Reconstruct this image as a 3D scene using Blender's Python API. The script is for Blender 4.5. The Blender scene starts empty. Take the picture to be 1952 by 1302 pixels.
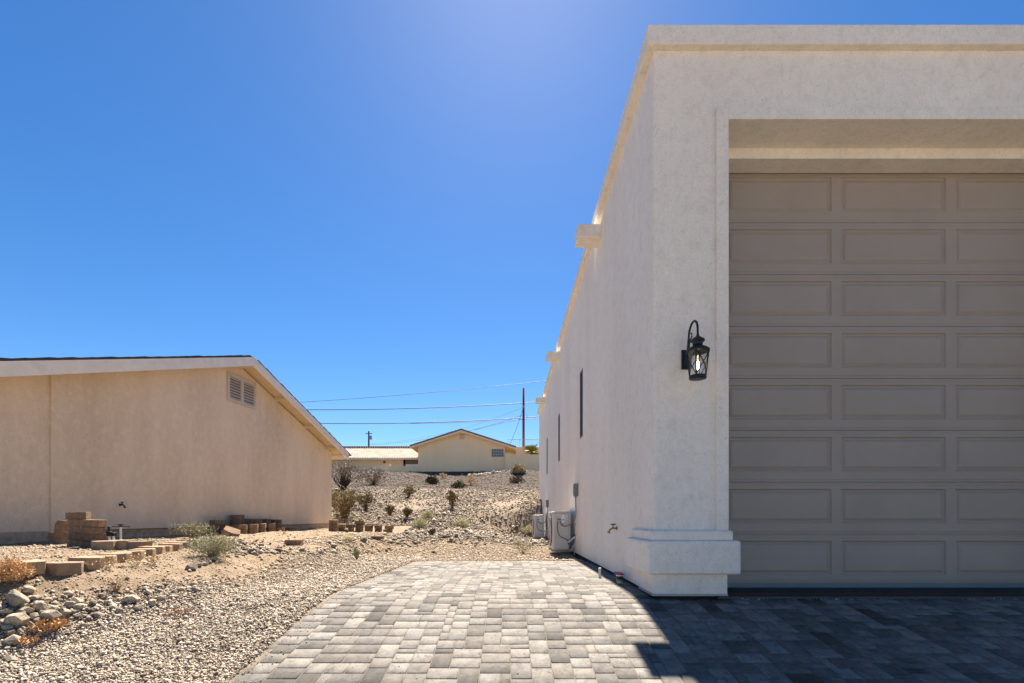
import bpy, bmesh, math, random
import numpy as np
from mathutils import Vector, Matrix
R = math.radians
rng = np.random.default_rng(7)
random.seed(7)
sc = bpy.context.scene
COL = sc.collection

# ------------------------------------------------------------ camera, sky, sun, exposure
EYE = 0.83            # camera height above the garage floor (world z = 0)
F, CX, CY = 930.0, 967.0, 985.0     # focal length and principal point in photograph pixels
cam_d = bpy.data.cameras.new('camera'); cam = bpy.data.objects.new('camera', cam_d); COL.objects.link(cam)
cam.location = (0, 0, EYE); cam.rotation_euler = (R(90), 0, 0)
cam_d.sensor_width = 36; cam_d.lens = F / 1952 * 36
cam_d.shift_x = (976 - CX) / 1952; cam_d.shift_y = (CY - 651) / 1952
cam_d.clip_start = 0.05; cam_d.clip_end = 6000
sc.camera = cam
SUN_EL, SUN_AZ = R(53), R(1.5)
w = bpy.data.worlds.new('World'); sc.world = w; w.use_nodes = True
nt = w.node_tree; nt.nodes.clear()
sky = nt.nodes.new('ShaderNodeTexSky'); sky.sky_type = 'NISHITA'; sky.sun_disc = False
sky.sun_elevation = SUN_EL; sky.sun_rotation = SUN_AZ
sky.altitude = 300; sky.air_density = 0.9; sky.dust_density = 0.18; sky.ozone_density = 3.5
hs = nt.nodes.new('ShaderNodeHueSaturation'); hs.inputs['Saturation'].default_value = 1.28; hs.inputs['Value'].default_value = 0.84; hs.inputs['Hue'].default_value = 0.503
bg = nt.nodes.new('ShaderNodeBackground'); bg.inputs['Strength'].default_value = 0.05
wo = nt.nodes.new('ShaderNodeOutputWorld')
nt.links.new(sky.outputs[0], hs.inputs['Color']); nt.links.new(hs.outputs[0], bg.inputs[0]); nt.links.new(bg.outputs[0], wo.inputs[0])
sd = bpy.data.lights.new('sun', 'SUN'); sd.energy = 5.0; sd.angle = R(0.5); sd.color = (1.0, 0.90, 0.78)
sun = bpy.data.objects.new('sun', sd); COL.objects.link(sun)
sdir = Vector((math.sin(SUN_AZ) * math.cos(SUN_EL), math.cos(SUN_AZ) * math.cos(SUN_EL), math.sin(SUN_EL)))
sun.rotation_euler = sdir.to_track_quat('Z', 'Y').to_euler(); sun.location = (0, 0, 30)
sc.view_settings.view_transform = 'Standard'; sc.view_settings.look = 'None'
sc.view_settings.exposure = 1.9; sc.view_settings.gamma = 1; sc.view_settings.use_curve_mapping = False
sc.cycles.max_bounces = 8; sc.cycles.diffuse_bounces = 5

# ------------------------------------------------------------ materials
def mat(name, col, rough=0.85, metal=0.0, spec=0.3):
    m = bpy.data.materials.new(name); m.use_nodes = True
    p = m.node_tree.nodes['Principled BSDF']
    p.inputs['Base Color'].default_value = (*col, 1); p.inputs['Roughness'].default_value = rough
    p.inputs['Metallic'].default_value = metal; p.inputs['Specular IOR Level'].default_value = spec
    return m
def N(m, t, **kw):
    n = m.node_tree.nodes.new(t)
    for k, v in kw.items():
        if k in n.inputs: n.inputs[k].default_value = v
        else: setattr(n, k, v)
    return n
def L(m, a, b): m.node_tree.links.new(a, b)
def coords(m, scale=(1, 1, 1), kind='Object'):
    tc = N(m, 'ShaderNodeTexCoord'); mp = N(m, 'ShaderNodeMapping'); mp.inputs['Scale'].default_value = scale
    L(m, tc.outputs[kind], mp.inputs['Vector']); return mp.outputs[0]
def noise(m, vec, scale, detail=4, rough=0.55, dist=0.0):
    n = N(m, 'ShaderNodeTexNoise'); n.inputs['Scale'].default_value = scale; n.inputs['Detail'].default_value = detail
    n.inputs['Roughness'].default_value = rough; n.inputs['Distortion'].default_value = dist
    L(m, vec, n.inputs['Vector']); return n.outputs['Fac']
def ramp(m, fac, stops):
    r = N(m, 'ShaderNodeValToRGB'); e = r.color_ramp.elements
    while len(e) < len(stops): e.new(0.5)
    for i, (p, c) in enumerate(stops):
        e[i].position = p; e[i].color = (*c, 1) if len(c) == 3 else c
    L(m, fac, r.inputs[0]); return r.outputs[0]
def mixc(m, fac, a, b, mode='MIX'):
    x = N(m, 'ShaderNodeMix', data_type='RGBA', blend_type=mode)
    for s, v in ((x.inputs[0], fac), (x.inputs[6], a), (x.inputs[7], b)):
        if isinstance(v, (int, float)): s.default_value = v
        elif isinstance(v, tuple): s.default_value = (*v, 1)
        else: L(m, v, s)
    return x.outputs[2]
def math_(m, op, a, b=0.0, clamp=False):
    x = N(m, 'ShaderNodeMath', operation=op); x.use_clamp = clamp
    for s, v in ((x.inputs[0], a), (x.inputs[1], b)):
        if isinstance(v, (int, float)): s.default_value = v
        else: L(m, v, s)
    return x.outputs[0]
def bump(m, hgt, dist, strength=1.0, prev=None):
    b = N(m, 'ShaderNodeBump'); b.inputs['Distance'].default_value = dist; b.inputs['Strength'].default_value = strength
    L(m, hgt, b.inputs['Height'])
    if prev is not None: L(m, prev, b.inputs['Normal'])
    L(m, b.outputs[0], m.node_tree.nodes['Principled BSDF'].inputs['Normal']); return b.outputs[0]
def setc(m, c): L(m, c, m.node_tree.nodes['Principled BSDF'].inputs['Base Color'])
def grey(v, k=(1, 1, 1)): return (v * k[0], v * k[1], v * k[2])

def stucco(name, base, var, dirt, coarse=1.0, amount=0.004, blotch=0.35):
    m = mat(name, base, 0.92, 0, 0.15)
    v = coords(m); vs = coords(m, (1, 1, 0.28))
    big = noise(m, vs, 0.9, 6, 0.6); mid = noise(m, v, 7, 5, 0.6); trow = noise(m, coords(m, (1, 1, 0.55)), 16, 3, 0.6, 1.6)
    c = mixc(m, ramp(m, big, [(0.35, (0, 0, 0)), (0.68, (1, 1, 1))]), base, var)
    c = mixc(m, math_(m, 'MULTIPLY', ramp(m, mid, [(0.5, (0, 0, 0)), (0.8, (1, 1, 1))]), blotch), c, dirt)
    grain = noise(m, v, 42 * coarse, 6, 0.8, 0.3); grain2 = noise(m, coords(m, (1, 1, 0.6)), 11, 6, 0.75, 0.8)
    c = mixc(m, 1.0, c, ramp(m, grain, [(0.30, (0.74, 0.73, 0.71)), (0.45, (1.0, 1.0, 1.0)), (0.7, (1.07, 1.07, 1.07))]), 'MULTIPLY')
    c = mixc(m, 1.0, c, ramp(m, grain2, [(0.28, (0.92, 0.91, 0.90)), (0.5, (1, 1, 1)), (0.75, (1.02, 1.02, 1.02))]), 'MULTIPLY')
    pits = ramp(m, trow, [(0.30, (1, 1, 1)), (0.335, (0, 0, 0))])
    c = mixc(m, math_(m, 'MULTIPLY', pits, 0.3), c, dirt)
    setc(m, c)
    fine = noise(m, v, 70 * coarse, 5, 0.8); trow2 = noise(m, coords(m, (1, 1, 0.5)), 22, 5, 0.7, 1.2)
    b = bump(m, trow2, amount * 2.2, 0.8); bump(m, fine, amount * 1.3, 0.9, b)
    return m
M = {}
M['white_stucco'] = stucco('white_stucco', (0.89, 0.83, 0.735), (0.81, 0.75, 0.66), (0.50, 0.46, 0.39), blotch=0.3, amount=0.006)
M['tan_stucco'] = stucco('tan_stucco', (0.83, 0.68, 0.51), (0.68, 0.54, 0.39), (0.88, 0.755, 0.60), blotch=0.6, amount=0.008)
M['cream_stucco'] = stucco('cream_stucco', (0.88, 0.69, 0.45), (0.84, 0.65, 0.42), (0.68, 0.53, 0.35), blotch=0.3)
def painted(name, col, rough=0.5, var=0.12, sc_=6, spec=0.4, bmp=0.0005, stretch=(1, 1, 1)):
    m = mat(name, col, rough, 0, spec); v = coords(m, stretch)
    n = noise(m, v, sc_, 6, 0.65)
    setc(m, mixc(m, ramp(m, n, [(0.3, (0, 0, 0)), (0.75, (1, 1, 1))]), col, tuple(c * (1 - var * 2) for c in col)))
    if bmp: bump(m, noise(m, v, 120, 3), bmp, 0.6)
    return m
M['door_paint'] = painted('door_paint', (0.352, 0.300, 0.247), 0.55, 0.06, 1.3, 0.3, 0.0006, (1, 1, 1))
M['fascia_paint'] = painted('fascia_paint', (0.88, 0.79, 0.66), 0.7, 0.08, 5)
M['vent_paint'] = painted('vent_paint', (0.60, 0.52, 0.42), 0.7, 0.1, 5)
M['eave_wood'] = painted('eave_wood', (0.66, 0.52, 0.34), 0.8, 0.08, 6)
M['black_metal'] = painted('black_metal', (0.012, 0.012, 0.014), 0.42, 0.2, 30)
M['dark_gap'] = mat('dark_gap', (0.03, 0.027, 0.024), 0.95)
M['bronze'] = painted('bronze', (0.17, 0.125, 0.09), 0.5, 0.1, 10)
M['window_glass'] = mat('window_glass', (0.03, 0.035, 0.04), 0.06, 0, 0.8)
M['white_vinyl'] = painted('white_vinyl', (0.78, 0.77, 0.73), 0.5, 0.05, 20)
M['unit_paint'] = painted('unit_paint', (0.60, 0.585, 0.54), 0.45, 0.05, 9)
M['grey_box'] = painted('grey_box', (0.22, 0.225, 0.215), 0.5, 0.08, 20)
M['rubber'] = painted('rubber', (0.02, 0.02, 0.022), 0.55, 0.1, 40)
M['grey_conduit'] = painted('grey_conduit', (0.12, 0.12, 0.12), 0.5, 0.1, 40)
M['label_white'] = mat('label_white', (0.85, 0.85, 0.83), 0.5)
M['galv'] = painted('galv', (0.42, 0.42, 0.41), 0.45, 0.1, 20)
M['brass'] = mat('brass', (0.42, 0.30, 0.12), 0.35, 0.9)
M['pvc'] = painted('pvc', (0.76, 0.75, 0.70), 0.45, 0.08, 30)
M['red_plastic'] = mat('red_plastic', (0.45, 0.03, 0.07), 0.4)
M['bucket_white'] = mat('bucket_white', (0.8, 0.8, 0.78), 0.4)
M['bucket_black'] = mat('bucket_black', (0.02, 0.02, 0.025), 0.4)
M['bucket_green'] = mat('bucket_green', (0.10, 0.30, 0.03), 0.4)
M['blue_cloth'] = painted('blue_cloth', (0.02, 0.16, 0.30), 0.9, 0.2, 30)
M['concrete'] = stucco('concrete', (0.58, 0.44, 0.30), (0.42, 0.31, 0.21), (0.16, 0.12, 0.09), blotch=0.8, amount=0.006)
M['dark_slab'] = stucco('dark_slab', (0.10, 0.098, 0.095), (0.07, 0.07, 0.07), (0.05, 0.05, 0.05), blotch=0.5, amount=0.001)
M['roof_tile_dark'] = painted('roof_tile_dark', (0.075, 0.065, 0.06), 0.85, 0.2, 8, 0.2, 0.002)
M['roof_tile_red'] = painted('roof_tile_red', (0.40, 0.21, 0.13), 0.85, 0.25, 3, 0.2, 0.004)
M['roof_tile_pink'] = painted('roof_tile_pink', (0.44, 0.325, 0.25), 0.85, 0.3, 1.6, 0.2, 0.004)
M['pole_wood'] = painted('pole_wood', (0.12, 0.075, 0.055), 0.9, 0.25, 3, 0.2, 0.004, (6, 6, 0.4))
M['wire'] = mat('wire', (0.05, 0.055, 0.07), 0.6)
M['glass_block'] = painted('glass_block', (0.16, 0.19, 0.21), 0.25, 0.3, 4, 0.6)
M['mortar_grey'] = mat('mortar_grey', (0.45, 0.43, 0.40), 0.9)
def rockmat(name, cols, scale=9, bdist=0.01):
    m = mat(name, cols[0], 0.93, 0, 0.15); v = coords(m)
    c = ramp(m, noise(m, v, scale, 6, 0.65, 0.6), [(0.3, cols[0]), (0.5, cols[1]), (0.72, cols[2])])
    oi = N(m, 'ShaderNodeObjectInfo')
    c = mixc(m, 1.0, c, ramp(m, oi.outputs['Random'], [(0, (0.72, 0.74, 0.76)), (0.5, (1, 0.98, 0.95)), (1, (1.25, 1.2, 1.12))]), 'MULTIPLY')
    setc(m, c); b = bump(m, noise(m, v, scale * 2.5, 6, 0.7), bdist, 0.9); return m
M['rock'] = rockmat('rock', [(0.19, 0.165, 0.125), (0.33, 0.285, 0.22), (0.48, 0.41, 0.32)], 8, 0.012)
M['block'] = rockmat('block', [(0.13, 0.088, 0.060), (0.19, 0.130, 0.088), (0.26, 0.182, 0.125)], 14, 0.010)
M['edging'] = rockmat('edging', [(0.21, 0.15, 0.10), (0.28, 0.205, 0.14), (0.34, 0.255, 0.175)], 14, 0.008)
def attr_mat(name, rough=0.9, spec=0.2, bscale=60, bdist=0.002, mottle=0.35, mscale=30):
    m = mat(name, (0.5, 0.5, 0.5), rough, 0, spec)
    a = N(m, 'ShaderNodeAttribute', attribute_name='tone'); v = coords(m, kind='Object')
    n = noise(m, v, mscale, 6, 0.7, 0.4)
    c = mixc(m, 1.0, a.outputs['Color'], ramp(m, n, [(0.25, (1 - mottle,) * 3), (0.5, (1, 1, 1)), (0.8, (1 + mottle * 0.6,) * 3)]), 'MULTIPLY')
    setc(m, c); bump(m, noise(m, v, bscale, 5, 0.7), bdist, 0.8); return m
M['pebble'] = attr_mat('pebble')
M['leaf'] = attr_mat('leaf', 0.75, 0.2, 60, 0.0, 0.15)
def paver_mat():
    m = mat('paver', (0.3, 0.3, 0.3), 0.85, 0, 0.2)
    a = N(m, 'ShaderNodeAttribute', attribute_name='tone'); v = coords(m)
    blot = noise(m, v, 9, 6, 0.7, 0.5); fine = noise(m, v, 220, 3, 0.7)
    stain = noise(m, v, 28, 5, 0.75, 1.0)
    c = mixc(m, 1.0, a.outputs['Color'], ramp(m, blot, [(0.3, (0.58, 0.58, 0.59)), (0.5, (0.97, 0.97, 0.97)), (0.7, (1.26, 1.25, 1.23))]), 'MULTIPLY')
    c = mixc(m, 1.0, c, ramp(m, stain, [(0.34, (0.55, 0.53, 0.51)), (0.45, (0.92, 0.91, 0.9)), (0.55, (1, 1, 1))]), 'MULTIPLY')
    c = mixc(m, 1.0, c, ramp(m, fine, [(0.3, (0.8, 0.8, 0.8)), (0.7, (1.15, 1.15, 1.15))]), 'MULTIPLY')
    setc(m, c); b = bump(m, fine, 0.0012, 0.7); bump(m, blot, 0.004, 0.5, b)
    return m
M['paver'] = paver_mat()
M['sand'] = rockmat('sand', [(0.115, 0.103, 0.086), (0.14, 0.126, 0.106), (0.165, 0.15, 0.128)], 40, 0.002)

# ------------------------------------------------------------ object helpers
def meta(o, label=None, cat=None, group=None, kind=None):
    for k, v in (('label', label), ('category', cat), ('group', group), ('kind', kind)):
        if v: o[k] = v
    return o
def empty(name, loc=(0, 0, 0), rz=0.0, **kw):
    o = bpy.data.objects.new(name, None); COL.objects.link(o); o.location = loc; o.rotation_euler = (0, 0, rz)
    o.empty_display_size = 0.1; return meta(o, **kw)
def link(name, me, m=None, parent=None, loc=(0, 0, 0), rot=(0, 0, 0), **kw):
    o = bpy.data.objects.new(name, me); COL.objects.link(o)
    if m is not None and len(me.materials) == 0: me.materials.append(m)
    o.parent = parent; o.location = loc; o.rotation_euler = rot; return meta(o, **kw)
class MB:
    def __init__(s): s.v = []; s.f = []; s.smooth = False
    def add(s, vs, fs):
        b = len(s.v); s.v += [tuple(v) for v in vs]; s.f += [tuple(i + b for i in f) for f in fs]; return s
    def box(s, x0, x1, y0, y1, z0, z1):
        return s.add([(x0, y0, z0), (x1, y0, z0), (x1, y1, z0), (x0, y1, z0), (x0, y0, z1), (x1, y0, z1), (x1, y1, z1), (x0, y1, z1)],
                     [(0, 3, 2, 1), (4, 5, 6, 7), (0, 1, 5, 4), (1, 2, 6, 5), (2, 3, 7, 6), (3, 0, 4, 7)])
    def prism(s, pts, z0, z1):           # plan polygon, counter-clockwise
        n = len(pts)
        return s.add([(x, y, z0) for x, y in pts] + [(x, y, z1) for x, y in pts],
                     [tuple(range(n - 1, -1, -1)), tuple(range(n, 2 * n))] + [(i, (i + 1) % n, n + (i + 1) % n, n + i) for i in range(n)])
    def prism_x(s, pts, x0, x1):         # (y,z) polygon extruded along x
        n = len(pts)
        return s.add([(x0, y, z) for y, z in pts] + [(x1, y, z) for y, z in pts],
                     [tuple(range(n - 1, -1, -1)), tuple(range(n, 2 * n))] + [(i, (i + 1) % n, n + (i + 1) % n, n + i) for i in range(n)])
    def tube(s, pts, r, n=6, r1=None, cap=True):
        pts = [Vector(p) for p in pts]; k = len(pts); b = len(s.v); r1 = r if r1 is None else r1
        for i, p in enumerate(pts):
            t = (pts[min(i + 1, k - 1)] - pts[max(i - 1, 0)]).normalized()
            a = t.orthogonal() if abs(t.z) > 0.99 else t.cross(Vector((0, 0, 1)))
            a.normalize(); c = t.cross(a); rr = r + (r1 - r) * i / max(1, k - 1)
            for j in range(n):
                th = 2 * math.pi * j / n; s.v.append(tuple(p + (a * math.cos(th) + c * math.sin(th)) * rr))
        for i in range(k - 1):
            for j in range(n):
                s.f.append((b + i * n + j, b + i * n + (j + 1) % n, b + (i + 1) * n + (j + 1) % n, b + (i + 1) * n + j))
        if cap: s.f.append(tuple(b + j for j in range(n - 1, -1, -1))); s.f.append(tuple(b + (k - 1) * n + j for j in range(n)))
        return s
    def lathe(s, prof, c=(0, 0, 0), n=20):
        b = len(s.v); k = len(prof)
        for r, z in prof:
            for j in range(n):
                th = 2 * math.pi * j / n; s.v.append((c[0] + r * math.cos(th), c[1] + r * math.sin(th), c[2] + z))
        for i in range(k - 1):
            for j in range(n): s.f.append((b + i * n + j, b + i * n + (j + 1) % n, b + (i + 1) * n + (j + 1) % n, b + (i + 1) * n + j))
        return s
    def mesh(s, name='mesh', bevel=0.0, seg=2, smooth=False, weld=False):
        me = bpy.data.meshes.new(name); me.from_pydata(s.v, [], s.f)
        if bevel or weld:
            bm = bmesh.new(); bm.from_mesh(me)
            if weld: bmesh.ops.remove_doubles(bm, verts=bm.verts, dist=1e-4)
            if bevel:
                es = [e for e in bm.edges if len(e.link_faces) == 2 and e.calc_face_angle(0) > 0.4]
                bmesh.ops.bevel(bm, geom=es, offset=bevel, segments=seg, profile=0.5, affect='EDGES', clamp_overlap=True)
            bm.to_mesh(me); bm.free()
        if smooth:
            me.polygons.foreach_set('use_smooth', [True] * len(me.polygons))
        me.update(); return me
    def obj(s, name, m, parent=None, bevel=0.0, seg=2, smooth=False, weld=False, **kw):
        lo = {k: kw.pop(k) for k in ('loc', 'rot') if k in kw}
        return link(name, s.mesh(name, bevel, seg, smooth, weld), m, parent, **lo, **kw)
def np_mesh(name, V, Fc, nper, tone=None):
    """V (n,3); Fc flat index array of polygons with nper corners; tone = one colour per vertex"""
    me = bpy.data.meshes.new(name); nf = len(Fc) // nper
    me.vertices.add(len(V)); me.vertices.foreach_set('co', np.ascontiguousarray(V, dtype=np.float32).ravel())
    me.loops.add(len(Fc)); me.loops.foreach_set('vertex_index', np.ascontiguousarray(Fc, dtype=np.int32))
    me.polygons.add(nf); me.polygons.foreach_set('loop_start', np.arange(0, nf * nper, nper, dtype=np.int32))
    me.update(calc_edges=True)
    if tone is not None:
        a = me.color_attributes.new('tone', 'FLOAT_COLOR', 'POINT')
        a.data.foreach_set('color', np.concatenate([tone, np.ones((len(V), 1))], 1).astype(np.float32).ravel())
    return me

# ------------------------------------------------------------ the lie of the land
PX = np.array([-30, -0.6, 0.3, 4.75, 5.2, 9, 11, 14, 17, 20, 24, 29, 36, 40, 46, 50, 53, 56, 75, 140, 400, 3000.])
PZ = np.array([-1.05, -1.05, -0.95, -0.065, 0.0, -0.01, -0.05, 0.12, 0.42, 0.86, 1.50, 2.38, 3.25, 3.78, 4.62, 5.18, 5.68, 6.0, 6.1, 13, 20, 30.])
def smooth_interp(y):
    y = np.asarray(y, float); k = 0
    for d, wt in ((-0.3, 1), (-0.15, 2), (0, 3), (0.15, 2), (0.3, 1)):
        k = k + wt * np.interp(y + d * np.clip((y - 3) / 5 + 0.45, 0.5, 4), PX, PZ)
    return k / 9
def sstep(a, b, x):
    t = np.clip((x - a) / (b - a), 0, 1); return t * t * (3 - 2 * t)
def vnoise(x, y, s, seed):
    """cheap smooth value noise"""
    x = np.asarray(x, float) * s; y = np.asarray(y, float) * s
    xi = np.floor(x); yi = np.floor(y); fx = x - xi; fy = y - yi; fx = fx * fx * (3 - 2 * fx); fy = fy * fy * (3 - 2 * fy)
    def h(a, b):
        t = np.sin(a * 127.1 + b * 311.7 + seed * 74.7) * 43758.5453; return t - np.floor(t)
    return (h(xi, yi) * (1 - fx) + h(xi + 1, yi) * fx) * (1 - fy) + (h(xi, yi + 1) * (1 - fx) + h(xi + 1, yi + 1) * fx) * fy - 0.5
def ground(x, y, rough=True):
    x = np.asarray(x, float); y = np.asarray(y, float)
    b = smooth_interp(y)
    e = -3.1 - np.clip(6.2 - y, 0, 3) * 0.46 + 0.12 * np.sin(y * 1.7)
    wgt = sstep(e + 0.55, e - 0.75, x) * sstep(1.5, 3.6, y + 0.0 * x)
    pad = np.maximum(0.30 + 0.13 * sstep(-3.6, -5.6, x) + 0.0 * y, b + 0.02)
    pad = pad * (1 - 0.0) - 0.25 * sstep(3.9, 2.6, y)
    z = b * (1 - wgt) + pad * wgt
    # rougher natural slope away from the drive, a small bank behind the garage on the right
    far = sstep(10, 20, y); z = z + far * (0.22 * vnoise(x, y, 0.35, 3) + 0.16 * vnoise(x, y, 0.9, 5)) * sstep(58, 48, y)
    z = z + 0.45 * sstep(-0.2, 1.6, x) * sstep(14, 18, y) * sstep(30, 22, y)
    z = z + 0.30 * np.exp(-((x + 0.9) / 1.6) ** 2 - ((y - 15.2) / 1.0) ** 2) * (0.5 + vnoise(x, y, 1.3, 8))
    cv = sstep(-2.2, 0.7, x) * sstep(21.6, 19.8, y) * sstep(9, 11, y); z = z * (1 - cv) + np.minimum(z, -0.04) * cv
    # mound in front of the far gable house
    z = z + 0.45 * np.exp(-((x - 1.5) / 3.2) ** 2 - ((y - 47) / 2.2) ** 2) - 0.3 * np.exp(-((x + 5.5) / 3.0) ** 2 - ((y - 50) / 2.5) ** 2)
    if rough:
        off = sstep(-1.7, -2.2, x) + sstep(9.3, 10, y); off = np.clip(off, 0, 1)
        z = z + off * (0.030 * vnoise(x, y, 2.1, 1) + 0.018 * vnoise(x, y, 6.0, 2) + 0.008 * vnoise(x, y, 17.0, 4))
    return z
def spot(px, py):
    """where the line of sight through a photograph pixel meets the ground"""
    Y = np.arange(2.0, 90, 0.02); X = (px - CX) / F * Y; Z = EYE - (py - CY) / F * Y
    i = np.argmax(ground(X, Y) >= Z)
    return Vector((float(X[i]), float(Y[i]), float(ground(X[i], Y[i]))))
def at(px, py, Y): return Vector(((px - CX) / F * Y, Y, EYE - (py - CY) / F * Y))
def squeeze(y): return 1 - 0.02 * np.clip(np.asarray(y) - 3.4, -1, 6)
PAV_L, PAV_END = -1.955, 9.35     # left edge of the drive (at y = 3.4) and its far end

xs = np.unique(np.concatenate([np.linspace(-3000, -60, 14), np.linspace(-60, -12, 40), np.linspace(-12, -8, 20), np.linspace(-8, 3, 240), np.linspace(3, 12, 40), np.linspace(12, 60, 40), np.linspace(60, 3000, 14)]))
ys = np.unique(np.concatenate([np.linspace(-1500, -10, 10), np.linspace(-10, 1, 12), np.linspace(1, 12, 260), np.linspace(12, 30, 150), np.linspace(30, 56, 100), np.linspace(56, 140, 40), np.linspace(140, 3000, 25)]))
GX, GY = np.meshgrid(xs, ys); GZ = ground(GX, GY)
inpav = (GX > PAV_L * squeeze(GY) + 0.07) & (GX < 9.6) & (GY < PAV_END - 0.06) & (GY > -3)
inslab = (GX > 1.5) & (GX < 9.4) & (GY > 5.0) & (GY < 23.3)
GZ = np.where(inpav | inslab, GZ - 0.14, GZ)
V = np.stack([GX.ravel(), GY.ravel(), GZ.ravel()], 1)
ny, nx = GX.shape; ii = np.arange((ny - 1) * (nx - 1)); r_ = ii // (nx - 1); c_ = ii % (nx - 1); a_ = r_ * nx + c_
Fc = np.stack([a_, a_ + 1, a_ + 1 + nx, a_ + nx], 1).ravel()
def ground_mat():
    m = mat('desert_ground', (0.4, 0.3, 0.2), 0.95, 0, 0.1)
    g = N(m, 'ShaderNodeNewGeometry'); v = g.outputs['Position']
    sep = N(m, 'ShaderNodeSeparateXYZ'); L(m, v, sep.inputs[0])
    big = noise(m, v, 0.8, 5, 0.6); mid = noise(m, v, 5, 6, 0.65); fine = noise(m, v, 45, 5, 0.7); grit = noise(m, v, 170, 3, 0.7)
    dirt = ramp(m, mid, [(0.3, (0.20, 0.145, 0.095)), (0.5, (0.26, 0.195, 0.132)), (0.72, (0.325, 0.255, 0.18))])
    dirt = mixc(m, 1.0, dirt, ramp(m, fine, [(0.3, (0.72, 0.71, 0.70)), (0.6, (1.05, 1.05, 1.05))]), 'MULTIPLY')
    grav = ramp(m, grit, [(0.3, (0.10, 0.08, 0.06)), (0.5, (0.24, 0.20, 0.155)), (0.7, (0.40, 0.34, 0.27))])
    rocky = ramp(m, fine, [(0.28, (0.09, 0.07, 0.05)), (0.46, (0.21, 0.165, 0.12)), (0.66, (0.34, 0.275, 0.205))])
    dark = ramp(m, fine, [(0.3, (0.04, 0.030, 0.023)), (0.5, (0.08, 0.061, 0.047)), (0.75, (0.13, 0.102, 0.08))])
    # gravel strip between the drive and the dirt bank
    y, x = sep.outputs['Y'], sep.outputs['X']
    wob = math_(m, 'MULTIPLY', math_(m, 'SUBTRACT', big, 0.5), 1.6)
    edge = math_(m, 'ADD', math_(m, 'ADD', -2.95, math_(m, 'MULTIPLY', math_(m, 'MAXIMUM', math_(m, 'SUBTRACT', 6.0, y), 0.0), -0.5)), wob)
    gmask = math_(m, 'MULTIPLY', math_(m, 'MULTIPLY', math_(m, 'SUBTRACT', x, edge), 5.0, True), math_(m, 'MULTIPLY', math_(m, 'SUBTRACT', 9.2, y), 0.8, True))
    c = mixc(m, gmask, dirt, grav)
    rm = math_(m, 'MULTIPLY', math_(m, 'SUBTRACT', math_(m, 'ADD', y, math_(m, 'MULTIPLY', wob, 3.0)), 16.0), 0.5, True)
    c = mixc(m, math_(m, 'MULTIPLY', rm, ramp(m, mid, [(0.38, (1, 1, 1)), (0.62, (0.35, 0.35, 0.35))])), c, rocky)
    dm = math_(m, 'MULTIPLY', math_(m, 'SUBTRACT', math_(m, 'ADD', y, math_(m, 'MULTIPLY', wob, 2.0)), 29.5), 0.6, True)
    c = mixc(m, dm, c, dark)
    setc(m, c)
    b = bump(m, fine, 0.03, 0.7); bump(m, grit, 0.008, 0.8, b); return m
gm = ground_mat()
terrain = link('desert_ground', np_mesh('desert_ground', V, Fc, 4), gm, kind='structure')
terrain.data.polygons.foreach_set('use_smooth', [True] * len(terrain.data.polygons))

# ------------------------------------------------------------ paved drive
drive = empty('driveway', (0, 0, 0), kind='structure', label='light grey concrete paver driveway beside the white garage')
U = 0.0762
def pav_z(y): return float(smooth_interp(y))
def pav_x(x, y): return x * float(squeeze(y)) if x < 0 else x
# joint sand sheet just below the pavers
mb = MB(); yy = list(np.arange(-2.6, PAV_END, 0.25)) + [PAV_END]
for k in range(len(yy) - 1):
    y0, y1 = yy[k], yy[k + 1]
    mb.add([(pav_x(PAV_L + 0.01, y0), y0, pav_z(y0) - 0.0065), (9.5, y0, pav_z(y0) - 0.0065), (9.5, y1, pav_z(y1) - 0.0065), (pav_x(PAV_L + 0.01, y1), y1, pav_z(y1) - 0.0065)], [(0, 1, 2, 3)])
mb.obj('joint_sand', M['sand'], drive, weld=True)
G0x, G0y = PAV_L + 3 * U, -2.4
ncx, ncy = int((9.4 - G0x) / U), int((PAV_END - G0y) / U)
occ = np.zeros((ncx, ncy), bool); rects = []
for j in range(ncy):                     # leave the slab of the garage free
    for i in range(ncx):
        x, y = G0x + (i + 0.5) * U, G0y + (j + 0.5) * U
        if y > 5.07 and x > 1.515: occ[i, j] = True
shapes = [(3, 2, 44), (2, 2, 28), (2, 3, 17), (1, 2, 8), (2, 1, 5)]
prng = random.Random(11)
for j in range(ncy):
    for i in range(ncx):
        if occ[i, j]: continue
        opts = [s for s in shapes if i + s[0] <= ncx and j + s[1] <= ncy and not occ[i:i + s[0], j:j + s[1]].any()]
        # avoid leaving single-cell holes to the right
        good = [s for s in opts if not (i + s[0] < ncx and not occ[i + s[0], j] and (i + s[0] + 1 >= ncx or occ[i + s[0] + 1, j]))] or opts
        s = prng.choices(good, [g[2] for g in good])[0] if good else (1, 1, 0)
        occ[i:i + s[0], j:j + s[1]] = True
        rects.append((G0x + i * U, G0y + j * U, G0x + (i + s[0]) * U, G0y + (j + s[1]) * U))
yb = G0y
while yb < PAV_END - 0.1:
    rects.append((PAV_L, yb, PAV_L + 3 * U, yb + 2 * U)); yb += 2 * U
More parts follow.
